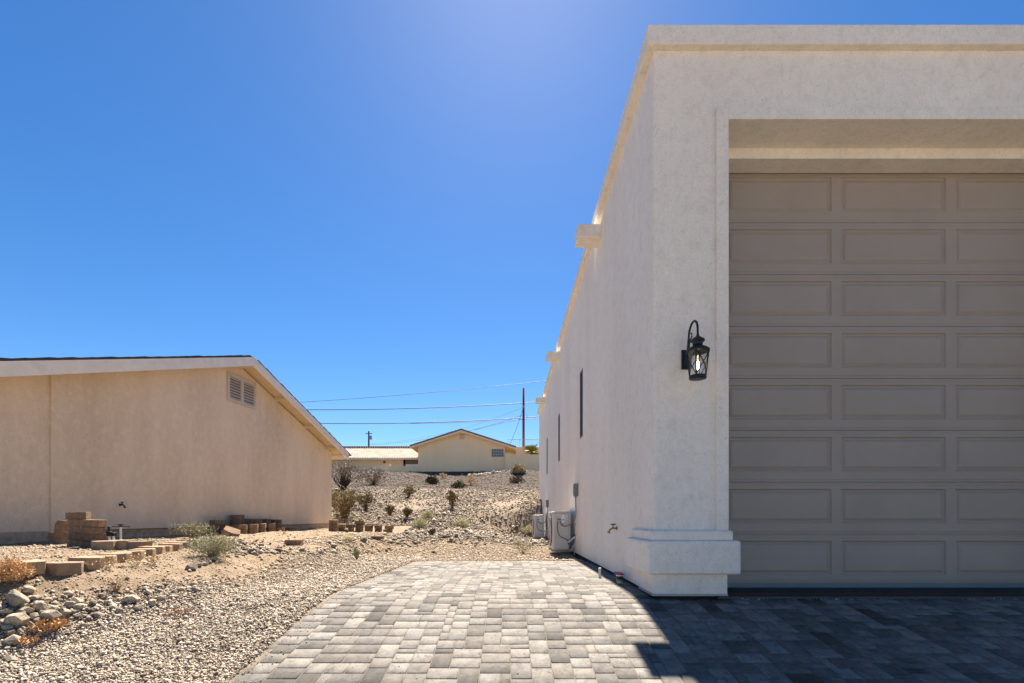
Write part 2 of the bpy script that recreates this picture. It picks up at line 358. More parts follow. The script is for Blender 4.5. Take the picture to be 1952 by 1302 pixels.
def paver_geo(x0, y0, x1, y1):
    g, c, d = 0.0038, 0.007, 0.006
    dz = [prng.uniform(-0.0016, 0.0016) for _ in range(4)]
    X0, X1, Y0, Y1 = x0 + g, x1 - g, y0 + g, y1 - g
    vs = []
    for inset, dep in ((0, -0.06), (0, -d), (c, 0)):
        for k, (x, y) in enumerate(((X0 + inset, Y0 + inset), (X1 - inset, Y0 + inset), (X1 - inset, Y1 - inset), (X0 + inset, Y1 - inset))):
            x += prng.uniform(-0.001, 0.001)
            vs.append((pav_x(x, y), y, pav_z(y) + dep + (dz[k] if dep > -0.05 else 0)))
    fs = [(0, 1, 5, 4), (1, 2, 6, 5), (2, 3, 7, 6), (3, 0, 4, 7), (4, 5, 9, 8), (5, 6, 10, 9), (6, 7, 11, 10), (7, 4, 8, 11), (8, 9, 10, 11)]
    return vs, fs
def paver_tone():
    r = prng.random()
    if r < 0.09: v = prng.uniform(0.055, 0.085)
    elif r < 0.38: v = prng.uniform(0.095, 0.135)
    else: v = prng.uniform(0.14, 0.20)
    h = prng.uniform(-0.02, 0.02)
    return (v * (1.06 + h), v * 0.985, v * (0.88 - h))
def shown(r):
    xm, ym = (r[0] + r[2]) / 2, (r[1] + r[3]) / 2
    if ym < 3.1: return 0
    px = CX + F * xm / ym; py = CY + F * (EYE - pav_z(ym)) / ym
    if not (0 < px < 1952 and py < 1310): return 0
    return (r[2] - r[0]) * (r[3] - r[1]) / ym ** 3
rects.sort(key=shown, reverse=True)
def stone_obj(name, geos, tones, parent, **kw):
    vs, fs, tn = [], [], []
    for (v, f), t in zip(geos, tones):
        b = len(vs); vs += v; fs += [i + b for q in f for i in q]; tn += [t] * len(v)
    return link(name, np_mesh(name, np.array(vs), np.array(fs), 4, np.array(tn)), M['paver'], parent, **kw)
for r in rects[:300]: stone_obj('paver', [paver_geo(*r)], [paver_tone()], drive)
stone_obj('smaller_pavers', [paver_geo(*r) for r in rects[300:]], [paver_tone() for _ in rects[300:]], drive, kind='stuff')

# ------------------------------------------------------------ the white garage
gar = empty('garage_building', (1.52, 5.08, 0), label='tall white stucco garage with parapet and wide taupe door', cat='garage')
gar.matrix_world
def gp(mb, name, m, parent=None, **kw):       # garage part, built in world coordinates
    off = Vector((1.52, 5.08, 0)); mb.v = [tuple(Vector(v) - off) for v in mb.v]
    return mb.obj(name, m, parent or gar, **kw)
WX, WY, TOP = 1.52, 5.08, 5.70
BX, BY = 9.3, 23.2
OX0, OX1, OZ = 2.29, 6.56, 4.946       # door opening
mb = MB(); rc = 0.03
mb.prism([(WX + rc, WY), (OX0, WY), (OX0, WY + 0.62), (WX + 0.2, WY + 0.62), (WX, WY + 0.62), (WX, WY + rc), (WX + rc * 0.3, WY + rc * 0.3)], 0.03, TOP)
mb.box(OX1, BX, WY, WY + 0.62, 0.03, TOP)
mb.box(OX0, OX1, WY, WY + 0.37, OZ, TOP)
mb.box(OX0, OX1, WY + 0.37, WY + 0.60, OZ - 0.115, TOP)
wins = [9.80, 14.10, 18.40]; WZ0, WZ1, WW = 2.45, 3.83, 0.40
y = WY + 0.62
for wy in wins:
    mb.box(WX, WX + 0.2, y, wy, 0.03, TOP)
    mb.box(WX, WX + 0.2, wy, wy + WW, 0.03, WZ0); mb.box(WX, WX + 0.2, wy, wy + WW, WZ1, TOP); y = wy + WW
mb.box(WX, WX + 0.2, y, BY, 0.03, TOP); mb.box(WX + 0.2, BX, BY - 0.2, BY, 0.03, TOP); mb.box(BX - 0.2, BX, WY + 0.62, BY - 0.2, 0.03, TOP)
gp(mb, 'wall', M['white_stucco'])
gp(MB().box(WX + 0.03, BX - 0.03, WY + 0.03, WY + 0.35, -0.3, 0.032).box(WX + 0.03, WX + 0.18, WY + 0.35, BY - 0.03, -0.3, 0.032), 'footing', M['dark_gap'])  # recessed footing, near-black colour paints the shadow line under the stucco
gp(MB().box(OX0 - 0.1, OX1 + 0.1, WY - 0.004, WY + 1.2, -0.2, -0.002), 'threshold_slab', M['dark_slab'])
gp(MB().box(WX + 0.2, BX - 0.2, WY + 0.6, BY - 0.2, 5.2, 5.3), 'roof', M['concrete'])
# parapet cap, a proud band all round
q = 0.08
mb = MB()
mb.box(WX - q, BX + q, WY - q, WY + 0.25, TOP - 0.02, 5.88)
mb.box(WX - q, WX + 0.25, WY + 0.25, BY + q, TOP - 0.02, 5.88)
mb.box(BX - 0.25, BX + q, WY + 0.25, BY + q, TOP - 0.02, 5.88); mb.box(WX + 0.25, BX - 0.25, BY - 0.25, BY + q, TOP - 0.02, 5.88)
gp(mb, 'parapet_cap', M['white_stucco'], bevel=0.012)
for ys_ in (7.90, 14.0, 19.35):
    gp(MB().box(1.14, WX + 0.02, ys_, ys_ + 0.34, 5.365, 5.575), 'roof_scupper', M['white_stucco'], bevel=0.012)
# trim round the door
t = 0.035
mb = MB().box(2.165, OX0 + 0.002, WY - t, WY + 0.02, 0.66, OZ + 0.125).box(OX0 + 0.002, OX1, WY - t, WY + 0.02, OZ - 0.002, OZ + 0.125).box(OX1, OX1 + 0.12, WY - t, WY + 0.02, 0.66, OZ + 0.125)
gp(mb, 'door_trim', M['white_stucco'], bevel=0.006)
# column base: plinth, proud band and a small step
gp(MB().box(WX - 0.012, OX0 - 0.01, WY - 0.035, WY + 0.66, 0.028, 0.245), 'plinth', M['white_stucco'], bevel=0.012)
gp(MB().box(WX - 0.09, 2.385, WY - 0.115, WY + 0.79, 0.238, 0.585), 'plinth_band', M['white_stucco'], bevel=0.028, seg=3, smooth=False)
gp(MB().box(WX - 0.045, 2.325, WY - 0.07, WY + 0.75, 0.58, 0.688), 'plinth_step', M['white_stucco'], bevel=0.022, seg=3)
gp(MB().box(WX - 0.02, OX0 - 0.012, WY - 0.045, WY + 0.5, 0.012, 0.030), 'weep_screed', M['galv'])
# slit windows
for wy in wins:
    fr = gp(MB().box(WX - 0.004, WX + 0.05, wy, wy + 0.035, WZ0, WZ1).box(WX - 0.004, WX + 0.05, wy + WW - 0.035, wy + WW, WZ0, WZ1)
            .box(WX - 0.004, WX + 0.05, wy + 0.035, wy + WW - 0.035, WZ0, WZ0 + 0.035).box(WX - 0.004, WX + 0.05, wy + 0.035, wy + WW - 0.035, WZ1 - 0.035, WZ1), 'window', M['bronze'])
    MB().box(WX + 0.02 - 1.52, WX + 0.03 - 1.52, wy + 0.035 - 5.08, wy + WW - 0.035 - 5.08, WZ0 + 0.035, WZ1 - 0.035).obj('pane', M['window_glass'], fr)
    gp(MB().box(WX + 0.16, WX + 0.19, wy, wy + WW, WZ0, WZ1), 'window_backing', M['dark_gap'])
# the sectional door
DY = WY + 0.62; SEC = 0.607
door = gp(MB().box(OX0 - 0.06, OX1 + 0.06, DY + 0.045, DY + 0.06, 0.0, 5.0), 'garage_door', M['door_paint'])
gp(MB().box(OX0 - 0.06, OX1 + 0.06, DY + 0.02, DY + 0.05, -0.001, 0.020), 'door_seal', M['galv'])
def dpart(mb, name, **kw):
    mb.v = [(a - 1.52, b - 5.08, c) for a, b, c in mb.v]; return mb.obj(name, M['door_paint'], door, **kw)
cols = [(2.57, 3.79), (3.905, 5.125), (5.24, 6.40)]
for k in range(8):
    z0, z1 = 0.022 + k * SEC, 0.022 + (k + 1) * SEC - 0.005
    p0, p1 = z0 + 0.125, z1 - 0.075
    mb = MB(); A, B = OX0 - 0.05, OX1 + 0.05
    for (a, b) in ((A, cols[0][0]), (cols[0][1], cols[1][0]), (cols[1][1], cols[2][0]), (cols[2][1], B)): mb.box(a, b, DY, DY + 0.045, p0, p1)
    mb.box(A, B, DY, DY + 0.045, p1, z1 - 0.028); mb.box(A, B, DY, DY + 0.045, z0 + 0.028, p0)
    mb.prism_x([(DY + 0.045, z1 - 0.028), (DY + 0.0, z1 - 0.028), (DY + 0.006, z1 - 0.022), (DY + 0.006, z1), (DY + 0.045, z1)], A, B)
    mb.prism_x([(DY + 0.045, z0), (DY + 0.006, z0), (DY + 0.006, z0 + 0.022), (DY, z0 + 0.028), (DY + 0.045, z0 + 0.028)], A, B)
    dpart(mb, 'door_section')
    for (a, b) in cols:
        mb = MB(); rings = [(0, 0.0), (0.008, 0.012), (0.018, 0.019), (0.032, 0.019), (0.048, 0.006), (0.066, 0.001), (0.072, 0.001)]
        for ins, d in rings:
            mb.v += [(a + ins, DY + d, p0 + ins), (b - ins, DY + d, p0 + ins), (b - ins, DY + d, p1 - ins), (a + ins, DY + d, p1 - ins)]
        for r0 in range(len(rings) - 1):
            for e in range(4):
                mb.f.append((r0 * 4 + e, r0 * 4 + (e + 1) % 4, r0 * 4 + 4 + (e + 1) % 4, r0 * 4 + 4 + e))
        n0 = (len(rings) - 1) * 4; mb.f.append((n0, n0 + 1, n0 + 2, n0 + 3)); dpart(mb, 'raised_panel')

# lantern on the pier
lx, ly = 1.86, 4.765
lan = empty('wall_lantern', (lx, WY, 2.32), label='black wall lantern with crossed bars and lit bulb beside the garage door', cat='lantern')
def lp(mb, name, m, parent=None, **kw):
    mb.v = [(a - lx, b - WY, c - 2.32) for a, b, c in mb.v]; return mb.obj(name, m, parent or lan, **kw)
BK = M['black_metal']
mb = MB().box(lx - 0.05, lx + 0.05, WY - 0.022, WY + 0.001, 2.36, 2.56).prism([(lx - 0.03, WY - 0.035), (lx + 0.03, WY - 0.035), (lx + 0.03, WY - 0.022), (lx - 0.03, WY - 0.022)], 2.38, 2.54)
lp(mb, 'backplate', BK, bevel=0.004)
arm = []
for k in range(26):
    tt = k / 25
    if tt < 0.4: p = (WY - 0.03 - 0.05 * (tt / 0.4), 2.33 + 0.33 * (tt / 0.4))
    else:
        th = math.pi * (1 - (tt - 0.4) / 0.6); p = (ly + 0.118 + math.cos(th) * 0.118 * 1.0, 2.66 + math.sin(th) * 0.115)
        p = (WY - 0.08 - (WY - 0.08 - ly) * (1 - (1 + math.cos(math.pi - th)) / 2) if False else WY - 0.08 - (WY - 0.08 - ly) * (1 + math.cos(th)) / 2 * -1 - (WY - 0.08 - ly), 2.66 + math.sin(th) * 0.115)
    arm.append(p)
ya, yb_ = WY - 0.08, ly
arm = [(WY - 0.025 - 0.055 * s / 10, 2.45 + 0.21 * s / 10) for s in range(10)]
arm += [((ya + yb_) / 2 + (ya - yb_) / 2 * math.cos(math.pi * s / 14), 2.66 + 0.12 * math.sin(math.pi * s / 14)) for s in range(15)]
arm += [(yb_, 2.62)]
mb = MB().tube([(lx, a, b) for a, b in arm], 0.0115, 8)
scroll = [(ya - 0.004 + 0.0 - 0.02 * s / 6, 2.56 + 0.055 * s / 6) for s in range(5)] + [(ya - 0.05 - 0.035 * math.sin(s * 0.6), 2.66 - 0.03 * math.cos(s * 0.6)) for s in range(6)]
mb.tube([(lx, a, b) for a, b in scroll], 0.0095, 6, 0.006)
lp(mb, 'scroll_arm', BK, smooth=True)
lp(MB().lathe([(0.0, 0.625), (0.012, 0.615), (0.014, 0.60), (0.022, 0.59), (0.056, 0.565), (0.066, 0.555), (0.066, 0.543), (0.048, 0.538), (0.046, 0.50), (0.056, 0.492), (0.085, 0.478), (0.108, 0.462), (0.112, 0.452), (0.112, 0.440), (0.103, 0.436), (0.06, 0.440), (0.0, 0.445)], (lx, ly, 2.0), 24), 'cap', BK, smooth=True)
lp(MB().lathe([(0.0, 0.176), (0.03, 0.172), (0.078, 0.176), (0.082, 0.182), (0.082, 0.206), (0.072, 0.210), (0.0, 0.202)], (lx, ly, 2.0), 24), 'base_tray', BK, smooth=True)
def lr(z): return 0.074 + (z - 2.205) / 0.235 * 0.026
for k in range(4):
    th = math.pi / 4 + k * math.pi / 2 + 0.25
    lp(MB().tube([(lx + math.cos(th) * lr(z), ly + math.sin(th) * lr(z), z) for z in (2.2, 2.44)], 0.008, 6), 'upright_bar', BK)
    for sgn in (0, 1):
        pts = []
        for s in range(9):
            a = th + (s / 8 if sgn == 0 else 1 - s / 8) * math.pi / 2; z = 2.205 + 0.235 * s / 8
            pts.append((lx + math.cos(a) * (lr(z) + 0.001), ly + math.sin(a) * (lr(z) + 0.001), z))
        lp(MB().tube(pts, 0.0052, 5), 'cross_bar', BK)
gl = mat('clear_glass', (0.9, 0.92, 0.93), 0.03)
tr_ = N(gl, 'ShaderNodeBsdfTransparent'); gs_ = N(gl, 'ShaderNodeBsdfGlossy'); gs_.inputs['Roughness'].default_value = 0.05; mx_ = N(gl, 'ShaderNodeMixShader'); mx_.inputs[0].default_value = 0.10
L(gl, tr_.outputs[0], mx_.inputs[1]); L(gl, gs_.outputs[0], mx_.inputs[2]); L(gl, mx_.outputs[0], gl.node_tree.nodes['Material Output'].inputs[0])
lp(MB().lathe([(0.069, 0.207), (0.094, 0.438), (0.092, 0.438), (0.067, 0.207), (0.069, 0.207)], (lx, ly, 2.0), 28), 'glass_shade', gl, smooth=True)
bu = mat('bulb_glow', (1, 0.9, 0.7), 0.3); pb = bu.node_tree.nodes['Principled BSDF']
pb.inputs['Emission Color'].default_value = (1.0, 0.80, 0.48, 1); pb.inputs['Emission Strength'].default_value = 6.0
lp(MB().lathe([(0.0, 0.35), (0.009, 0.345), (0.013, 0.33), (0.013, 0.28), (0.010, 0.262), (0.0, 0.26)], (lx, ly, 2.0), 12), 'bulb', bu, smooth=True)
lp(MB().lathe([(0.012, 0.262), (0.012, 0.208)], (lx, ly, 2.0), 12).lathe([(0.0, 0.263), (0.012, 0.262)], (lx, ly, 2.0), 12), 'candle_sleeve', M['label_white'], smooth=True)

# ------------------------------------------------------------ outdoor units, boxes, taps on the side wall
def outdoor_unit(y0, z0, label):
    t = empty('heat_pump', (1.01, y0, z0), label=label, cat='air conditioner', group='outdoor heat pump units on the garage wall')
    W, Dp, H = 1.0, 0.38, 0.86
    MB().box(0, Dp, 0, W, 0.0, H - 0.03).obj('casing', M['unit_paint'], t, bevel=0.03, seg=3)
    MB().box(-0.006, Dp + 0.006, -0.006, W + 0.006, H - 0.03, H).obj('top_panel', M['unit_paint'], t, bevel=0.012)
    g = MB()
    for k in range(6):
        r = 0.06 + k * 0.055
        g.tube([(-0.022, 0.42 + math.cos(a) * r, 0.43 + math.sin(a) * r) for a in np.linspace(0, 2 * math.pi, 25)], 0.004, 4, cap=False)
    for a in np.linspace(0, math.pi, 7)[:-1]:
        g.tube([(-0.02, 0.42 - math.cos(a) * 0.35, 0.43 - math.sin(a) * 0.35), (-0.02, 0.42 + math.cos(a) * 0.35, 0.43 + math.sin(a) * 0.35)], 0.004, 4)
    gr = g.obj('fan_grille', M['unit_paint'], t)
    MB().prism_x([(0.42 + math.cos(a) * 0.36, 0.43 + math.sin(a) * 0.36) for a in np.linspace(0, 2 * math.pi, 29)[:-1]], -0.004, -0.001).obj('fan_well', M['dark_gap'], gr)
    for k in range(3): MB().box(0.05 + 0.022 * k, 0.058 + 0.022 * k, -0.004, 0.002, 0.04, H - 0.1).obj('corner_rib', M['unit_paint'], t)
    MB().box(0.16, 0.36, -0.012, 0.002, 0.02, 0.26).obj('service_cover', M['unit_paint'], t, bevel=0.004)
    MB().box(0.10, 0.19, -0.012, 0.002, 0.665, 0.70).obj('handle_recess', M['grey_box'], t)
    st = MB().box(0.205, 0.27, -0.0045, 0.0, 0.60, 0.775).obj('sticker', M['label_white'], t)
    MB().box(0.222, 0.256, -0.006, -0.0045, 0.665, 0.685).obj('printed_mark', M['rubber'], st)
    for k in range(3): MB().box(0.222, 0.250 - 0.006 * k, -0.0055, -0.0045, 0.715 + 0.014 * k, 0.719 + 0.014 * k).obj('printed_line', M['grey_box'], st)
    MB().box(0.21, 0.26, -0.008, 0.002, 0.575, 0.592).obj('cable_gland', M['grey_box'], t)
    for yb2 in (0.12, 0.82):
        MB().box(-0.02, 0.51, yb2, yb2 + 0.045, -0.045, 0.0).box(0.485, 0.51, yb2, yb2 + 0.045, -0.045, 0.12).tube([(0.06, yb2 + 0.02, -0.03), (0.50, yb2 + 0.02, -0.16)], 0.012, 4).obj('bracket', M['galv'], t)
    def cable(pts, r, m, nm='cable'):
        P = [Vector(p) for p in pts]; out = []
        for i in range(len(P) - 1):
            p0, p1, p2, p3 = P[max(i - 1, 0)], P[i], P[i + 1], P[min(i + 2, len(P) - 1)]
            for s in range(6):
                u = s / 6; out.append(0.5 * ((2 * p1) + (-p0 + p2) * u + (2 * p0 - 5 * p1 + 4 * p2 - p3) * u * u + (-p0 + 3 * p1 - 3 * p2 + p3) * u ** 3))
        out.append(P[-1]); return MB().tube(out, r, 8).obj(nm, m, t, smooth=True)
    cable([(0.46, -0.40, 1.16), (0.465, -0.40, 1.0), (0.47, -0.36, 0.80), (0.42, -0.22, 0.62), (0.30, -0.08, 0.535), (0.20, -0.03, 0.56), (0.17, -0.01, 0.64)], 0.0105, M['grey_conduit'], 'flexible_conduit')
    cable([(0.12, -0.01, 0.64), (0.105, -0.03, 0.52), (0.14, -0.04, 0.34), (0.24, -0.04, 0.27), (0.33, -0.04, 0.22), (0.35, 0.0, 0.10)], 0.008, M['rubber'])
    cable([(0.36, 0.02, 0.14), (0.36, -0.03, 0.20), (0.44, -0.02, 0.27), (0.505, 0.03, 0.33)], 0.014, M['rubber'], 'refrigerant_line')
    MB().tube([(0.335, -0.055, 0.17), (0.50, -0.02, 0.30)], 0.016, 8).obj('pipe_insulation', M['label_white'], t)
    cable([(0.385, 0.1, 0.02), (0.44, 0.04, 0.0), (0.47, 0.0, 0.10), (0.505, 0.0, 0.10)], 0.010, M['pvc'], 'drain_pipe')
    MB().tube([(0.498, 0.08, -0.12), (0.498, 0.08, 0.3)], 0.008, 6).obj('wall_pipe', M['pvc'], t)
    MB().box(0.485, 0.505, -0.02, 0.02, 0.07, 0.12).obj('pipe_elbow', M['pvc'], t)
    return t
outdoor_unit(10.9, 0.085, 'larger looking beige heat pump nearest the camera on the garage side wall')
outdoor_unit(18.4, 0.04, 'farther beige heat pump partly hidden behind the near one by the garage wall')
def disconnect(y0, z0, lab):
    b = MB().box(1.43, 1.519, y0, y0 + 0.17, z0, z0 + 0.27).obj('disconnect_box', M['grey_box'], None, bevel=0.008, label=lab, cat='electrical box', group='grey electrical boxes on the garage wall')
    MB().box(1.424, 1.43, y0 + 0.01, y0 + 0.16, z0 + 0.03, z0 + 0.26).box(1.45, 1.49, y0 + 0.06, y0 + 0.10, z0 - 0.03, z0).obj('box_cover', M['grey_box'], b)
disconnect(10.42, 1.27, 'grey electrical disconnect box above the near heat pump')
disconnect(17.85, 1.18, 'grey electrical disconnect box above the farther heat pump')
def hose_tap(loc, rz, m, lab, s=1.0):
    t = empty('hose_tap', loc, rz, label=lab, cat='tap'); t.scale = (s, s, s)
    MB().tube([(0, 0, 0), (0, -0.07, 0.0), (0, -0.10, -0.02), (0, -0.115, -0.055)], 0.014, 10).tube([(0, 0, 0), (0, -0.008, 0)], 0.03, 12).tube([(0, -0.055, 0), (0, -0.055, 0.05)], 0.009, 8).tube([(0, -0.113, -0.045), (0, -0.12, -0.07)], 0.019, 10).obj('spout', m, t, smooth=True)
    MB().tube([(-0.032, -0.055, 0.055), (0.032, -0.055, 0.055)], 0.009, 8).tube([(0, -0.087, 0.055), (0, -0.023, 0.055)], 0.009, 8).obj('tap_handle', M['rubber'], t)
hose_tap((1.521, 6.75, 0.67), R(-90), M['brass'], 'brass hose tap with black handle on the white garage side wall')
MB().tube([(1.27, 6.7, -0.02), (1.27, 6.7, 0.125)], 0.016, 12).tube([(1.27, 6.7, 0.10), (1.27, 6.7, 0.128)], 0.019, 12).obj('pipe_stub', M['pvc'], None, smooth=False, label='short white plastic pipe standing up from the shaded pavers', cat='pipe')
bk = empty('paint_pail', (1.40, 6.08, 0.0), label='tiny paint pail with red lid and black and green label by garage wall', cat='pail')
MB().lathe([(0.0, 0.002), (0.036, 0.002), (0.044, 0.118), (0.0, 0.118)], n=20).obj('pail', M['bucket_white'], bk, smooth=True)
MB().lathe([(0.0387, 0.03), (0.0447, 0.092)], n=20).obj('pail_label', M['bucket_black'], bk, smooth=True)
MB().lathe([(0.0391, 0.028), (0.0407, 0.05)], n=20).obj('label_stripe', M['bucket_green'], bk, smooth=True)
MB().lathe([(0.0, 0.128), (0.046, 0.127), (0.048, 0.124), (0.048, 0.108), (0.045, 0.108)], n=20).obj('lid', M['red_plastic'], bk, smooth=True)
bm = bmesh.new(); bmesh.ops.create_icosphere(bm, subdivisions=3, radius=0.045)
for v in bm.verts:
    k = 1 + 0.5 * math.sin(v.co.x * 160 + 1) * math.sin(v.co.y * 140) + 0.25 * math.sin(v.co.z * 260); v.co *= k; v.co.z *= 0.8
me = bpy.data.meshes.new('rag'); bm.to_mesh(me); bm.free()
link('crumpled_rag', me, M['blue_cloth'], None, (1.44, 6.35, 0.075), label='crumpled blue rag beside the small pail at the wall', cat='rag')

# ------------------------------------------------------------ neighbouring house on the left
HA = -math.atan(0.127); HO = Vector((-6.71, 12.1, 0.47))
hs_ = empty('tan_house', HO, HA, label='tan stucco neighbouring house with white rake boards and louvred gable vent', cat='house')
S1, S2 = 0.325, 0.335; RZ = 4.29            # roof slopes, ridge height above the pad
def roofz(y): return RZ - (S1 * y if y > 0 else -S2 * y)
yl, yr, yj = -5.75, 4.87, -4.37
mb = MB()
def gable(mb, x0, x1, y0, y1, z0, off):
    pts = [(y0, z0), (y1, z0), (y1, roofz(y1) - off)]
    if y0 < 0 < y1: pts.append((0, roofz(0) - off))
    pts.append((y0, roofz(y0) - off)); mb.prism_x(pts, x0, x1)
# wall with the vent opening framed separately
gable(mb, -0.25, 0.0, yj, yr, 0.13, 0.12); gable(mb, -0.30, -0.03, yl, yj, 0.13, 0.12)
mb.box(-12, -0.25, yr - 0.2, yr, 0.13, roofz(yr) - 0.12); mb.box(-12, -0.3, yl, yl + 0.2, 0.13, roofz(yl) - 0.12)
mb.obj('wall', M['tan_stucco'], hs_)
MB().box(-0.22, -0.02, yl + 0.03, yr - 0.03, -0.4, 0.132).box(-12, -0.22, yr - 0.2, yr - 0.03, -0.4, 0.132).obj('footing', M['concrete'], hs_)
MB().box(-0.02, 0.012, yj, yr, 0.118, 0.132).obj('drip_screed', M['bronze'], hs_)
OV = 0.45
for nm, ya_, yb2 in (('roof', 0.0, yr + 0.38), ('roof', yl - 0.35, 0.0)):
    za, zb = roofz(ya_), roofz(yb2)
    MB().prism_x([(ya_, za - 0.03), (yb2, zb - 0.03), (yb2, zb + 0.02), (ya_, za + 0.02)], -12.3, OV - 0.03).obj(nm, M['roof_tile_dark'], hs_)
    MB().prism_x([(ya_, za - 0.055), (yb2, zb - 0.055), (yb2, zb - 0.032), (ya_, za - 0.032)], -12.3, OV - 0.035).obj('eave_decking', M['eave_wood'], hs_)
    MB().prism_x([(ya_, za - 0.205), (yb2, zb - 0.205), (yb2, zb + 0.012), (ya_, za + 0.012)], OV - 0.03, OV + 0.012).obj('rake_board', M['fascia_paint'], hs_)
# tile edges along the rake, a little uneven
y = yl - 0.33
while y < yr + 0.3:
    ln = 0.33; z0 = roofz(y) + 0.02; z1 = roofz(y + ln) + 0.02; k = random.uniform(0, 0.012)
    MB().prism_x([(y, z0), (y + ln + 0.01, z1), (y + ln + 0.01, z1 + 0.012 + (k if y > 0 else 0)), (y, z0 + 0.034 + k)], OV - 0.35, OV + 0.005).obj('roof_tile', M['roof_tile_dark'], hs_)
    y += ln
for yk in (0.06, 1.55, 3.05, 4.5, -1.6, -3.1, -4.6):
    z = roofz(yk) - 0.057
    MB().prism_x([(yk, z - 0.10), (yk + 0.09, z - 0.10 - 0.029), (yk + 0.09, z - 0.029), (yk, z)], 0.0, OV - 0.032).obj('lookout', M['eave_wood'], hs_)
MB().box(-12, 0.3, yr + 0.30, yr + 0.36, roofz(yr + 0.36) - 0.2, roofz(yr + 0.36) - 0.06).obj('eave_fascia', M['fascia_paint'], hs_)
for xk in range(8):
    x = -0.4 - 0.6 * xk
    MB().prism([(x, yr), (x + 0.05, yr), (x + 0.05, yr + 0.3), (x, yr + 0.3)], roofz(yr + 0.3) - 0.19, roofz(yr + 0.3) - 0.07).obj('rafter_tail', M['eave_wood'], hs_)
# louvred vent: frame of five bars and slats
v0, v1, vz0, vz1 = -0.36, 0.72, 3.16, 3.86
vent = MB().box(0, 0.03, v0, v0 + 0.08, vz0, vz1).box(0, 0.03, v1 - 0.08, v1, vz0, vz1).box(0, 0.03, (v0 + v1) / 2 - 0.045, (v0 + v1) / 2 + 0.045, vz0 + 0.08, vz1 - 0.08).box(0, 0.03, v0 + 0.08, v1 - 0.08, vz0, vz0 + 0.08).box(0, 0.03, v0 + 0.08, v1 - 0.08, vz1 - 0.08, vz1).obj('gable_vent', M['vent_paint'], hs_, bevel=0.004)
MB().box(0.001, 0.004, v0 + 0.08, v1 - 0.08, vz0 + 0.08, vz1 - 0.08).obj('vent_backing', M['dark_gap'], hs_)
sl = None
for (a, b) in ((v0 + 0.08, (v0 + v1) / 2 - 0.045), ((v0 + v1) / 2 + 0.045, v1 - 0.08)):
    for k in range(8):
        z = vz0 + 0.083 + k * 0.068
        if sl is None or sl[0] != b - a:
            m_ = MB().add([(0.004, 0, 0.05), (0.028, 0, 0.0), (0.028, b - a, 0.0), (0.004, b - a, 0.05), (0.004, 0, 0.058), (0.034, 0, 0.004), (0.034, b - a, 0.004), (0.004, b - a, 0.058)],
                          [(0, 1, 2, 3), (7, 6, 5, 4), (0, 4, 5, 1), (1, 5, 6, 2), (2, 6, 7, 3), (3, 7, 4, 0)]).mesh('louvre'); m_.materials.append(M['vent_paint']); sl = (b - a, m_)
        link('louvre', sl[1], None, vent, (0, a, z))
MB().box(-0.032, -0.008, -5.55, -5.25, 0.93, 1.14).obj('cover_plate', M['tan_stucco'], hs_, bevel=0.004)
def hloc(yloc, z, out=0.0):
    c, s = math.cos(HA), math.sin(HA); return (HO.x + out * c - yloc * s, HO.y + out * s + yloc * c, HO.z + z)
hose_tap(hloc(-3.17, 0.58), HA + R(90), M['black_metal'], 'black hose tap on the tan house wall', 0.85)

# ------------------------------------------------------------ far houses, walls, fence, poles and wires
def fz(x, y): return float(ground(x, y, False))
YG = 55.0
gx = lambda px: (px - CX) / F * YG
gz = lambda py: EYE - (py - CY) / F * YG
h2 = empty('gable_house', (gx(882), YG, 5.4), label='cream house with low gable, red brown tile edge and glass block window', cat='house')
def h2p(mb, name, m, **kw):
    mb.v = [(a - gx(882), b - YG, c - 5.4) for a, b, c in mb.v]; return mb.obj(name, m, kw.pop('parent', h2), **kw)
xl, xr, xm = gx(797), gx(963), gx(880); ridge = gz(822); sl_l = (ridge - gz(853)) / (xm - gx(783)); sl_r = (ridge - gz(855)) / (gx(984) - xm)
rf = lambda x: ridge - (xm - x) * sl_l if x < xm else ridge - (x - xm) * sl_r
pts = [(xl, 5.0), (xr, 5.0), (xr, rf(xr) - 0.1), (xm, ridge - 0.1), (xl, rf(xl) - 0.1)]
n = len(pts); mb = MB()
mb.add([(x, YG, z) for x, z in pts] + [(x, YG + 14, z) for x, z in pts], [tuple(range(n)), tuple(range(2 * n - 1, n - 1, -1))] + [(i, n + i, n + (i + 1) % n, (i + 1) % n) for i in range(n)])
h2p(mb, 'wall', M['cream_stucco'])
